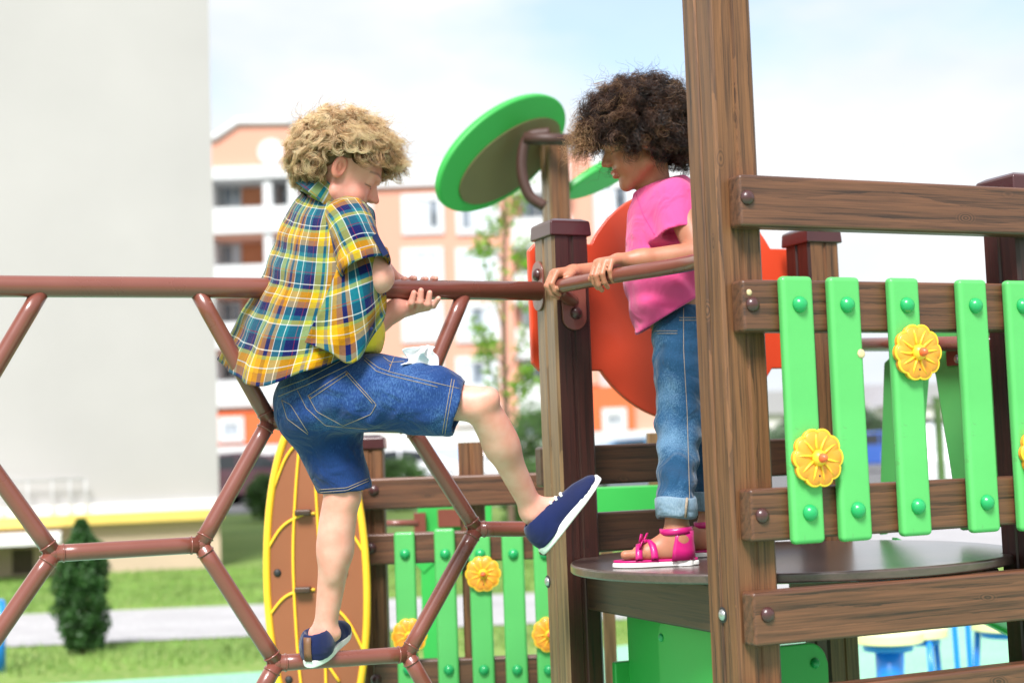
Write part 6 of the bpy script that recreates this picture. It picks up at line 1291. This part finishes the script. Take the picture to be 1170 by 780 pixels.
        def band(ctr, fx, r_s, r_z, t0, t1, w, tilt=0.0, n=22):
            """strap: arc across the foot at fx, half width r_s, height r_z"""
            rows_ = []
            for k in (0, 0.5, 1):
                r_ = []
                for th in np.linspace(t0, t1, n): r_.append(ctr + X * (fx + w * (k - 0.5) + tilt * math.cos(th)) + S * r_s * math.cos(th) + Z * (r_z * math.sin(th) + (0.002 if k == 0.5 else 0)))
                rows_.append(r_)
            A2_ = np.array(rows_); V2 = A2_.reshape(-1, 3); Q2 = np.array([[i * n + j, i * n + j + 1, (i + 1) * n + j + 1, (i + 1) * n + j] for i in range(2) for j in range(n - 1)]); return V2, Q2
        bs = [band(h, 0.108, 0.0325, 0.030, 0, math.pi, 0.014, 0.006), band(h, 0.088, 0.031, 0.037, 0, math.pi, 0.014, -0.006)]
        # heel counter and ankle strap wrap the back of the foot
        n = 28; V3 = []
        for z, r, fwd in ((-0.004, 0.0275, 0.030), (0.016, 0.0275, 0.026), (0.036, 0.026, 0.018), (0.054, 0.0265, 0.012)):
            for th in np.linspace(-math.pi * 0.52, math.pi * 0.52, n): V3.append(h + X * (0.028 - r * 1.08 * math.cos(th) + fwd * 0.6 * (abs(th) / (math.pi * 0.52)) ** 3) + S * r * 1.02 * math.sin(th) + Z * z)
        bs.append((np.array(V3), np.array([[i * n + j, i * n + j + 1, (i + 1) * n + j + 1, (i + 1) * n + j] for i in range(3) for j in range(n - 1)])))
        V4 = []; n4 = 32
        for k in (0, 0.5, 1):
            for th in np.linspace(0, 2 * math.pi, n4): V4.append(h + X * (0.032 - 0.031 * math.cos(th)) + S * 0.0285 * math.sin(th) + Z * (0.054 + 0.013 * (k - 0.5) + 0.002 * math.cos(th)))
        bs.append((np.array(V4), np.array([[i * n4 + j, i * n4 + j + 1, (i + 1) * n4 + j + 1, (i + 1) * n4 + j] for i in range(2) for j in range(n4 - 1)])))
        for sv, sq in bs: mesh_from('strap', sv, sq, M['fuchsia'], sd, solid=0.0028)
        b0 = h + X * 0.100 + Z * 0.036 + S * 0.006; bw = MB()
        for sg in (-1, 1):
            for tl in (0.25, -0.35):
                d1 = nrm(S * sg * 0.8 + Z * tl + X * 0.35 * sg); d2 = nrm(np.cross(d1, X + Z * 0.3)); p0, p1, p2 = b0, b0 + d1 * 0.016, b0 + d1 * 0.027
                bw.add([p0 - d2 * 0.002, p0 + d2 * 0.002, p1 + d2 * 0.008 + Z * 0.003, p1 - d2 * 0.008 + Z * 0.003, p2 + d2 * 0.009, p2 - d2 * 0.009], [(0, 1, 2, 3), (3, 2, 4, 5)])
        bw.dome(b0 - Z * 0.003, Z, 0.006, 0.008, n=10, k=4); bw.build('bow', M['fuchsia'], sd, solid=0.0025)
    # ---------------- hair
    g = np.random.default_rng(14); n = 1000; d = g.normal(size=(n * 3, 3)); d /= np.linalg.norm(d, axis=1)[:, None]; y, z = d[:, 1], d[:, 2]
    keep = ((y > 0) & (z > 0.10 + 0.26 * y)) | ((y <= 0) & (z > -0.62 + 0.10 * y)); keep |= (np.abs(d[:, 0]) > 0.55) & (z > -0.22) & (y < 0.62); keep &= ~((y > 0.62) & (z < 0.22)); d = d[keep][:n]; n = len(d)
    rts = c + (np.array([0, -0.012, 0.030]) + d * np.array([0.070, 0.086, 0.075])) @ A * s; nd = d @ A
    fr = np.clip(d[:, 1] - 0.15, 0, 1)[:, None]; low = np.clip(-d[:, 2] + 0.1, 0, 1)[:, None]
    fl = nd + Fw * 0.25 * fr - Z * 0.60 * fr - Z * 0.45 * low + g.normal(0, 0.25, (n, 3)); fl /= np.linalg.norm(fl, axis=1)[:, None]
    L_ = g.uniform(0.056, 0.090, n) * (1 - 0.30 * low[:, 0]) * (1 + 0.05 * fr[:, 0])
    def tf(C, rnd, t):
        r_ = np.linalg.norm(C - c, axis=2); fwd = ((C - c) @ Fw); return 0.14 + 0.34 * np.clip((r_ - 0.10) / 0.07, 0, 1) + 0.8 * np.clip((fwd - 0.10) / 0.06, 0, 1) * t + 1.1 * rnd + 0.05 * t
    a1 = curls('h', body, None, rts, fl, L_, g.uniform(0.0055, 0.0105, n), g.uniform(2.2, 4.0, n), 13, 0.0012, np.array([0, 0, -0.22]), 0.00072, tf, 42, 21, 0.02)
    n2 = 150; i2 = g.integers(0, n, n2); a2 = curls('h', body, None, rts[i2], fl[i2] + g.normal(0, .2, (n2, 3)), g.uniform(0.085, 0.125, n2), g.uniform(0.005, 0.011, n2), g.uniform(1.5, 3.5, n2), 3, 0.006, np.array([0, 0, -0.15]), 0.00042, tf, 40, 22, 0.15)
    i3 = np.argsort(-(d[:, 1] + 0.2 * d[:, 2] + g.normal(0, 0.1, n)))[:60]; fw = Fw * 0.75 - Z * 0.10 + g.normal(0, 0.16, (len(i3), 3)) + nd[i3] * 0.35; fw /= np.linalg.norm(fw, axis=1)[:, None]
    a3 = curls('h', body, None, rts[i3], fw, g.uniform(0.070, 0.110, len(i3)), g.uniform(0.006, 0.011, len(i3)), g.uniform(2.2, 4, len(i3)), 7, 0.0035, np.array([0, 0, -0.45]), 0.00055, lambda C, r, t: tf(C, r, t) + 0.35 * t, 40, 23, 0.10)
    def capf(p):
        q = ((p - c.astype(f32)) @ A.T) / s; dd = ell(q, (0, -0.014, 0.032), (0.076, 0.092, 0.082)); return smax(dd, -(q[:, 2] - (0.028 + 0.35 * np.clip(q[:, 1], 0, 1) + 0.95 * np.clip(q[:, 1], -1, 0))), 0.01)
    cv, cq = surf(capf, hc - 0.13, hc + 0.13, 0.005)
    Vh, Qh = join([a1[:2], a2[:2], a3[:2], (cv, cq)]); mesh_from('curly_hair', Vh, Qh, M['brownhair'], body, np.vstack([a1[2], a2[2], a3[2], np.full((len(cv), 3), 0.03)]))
    return body
girl()
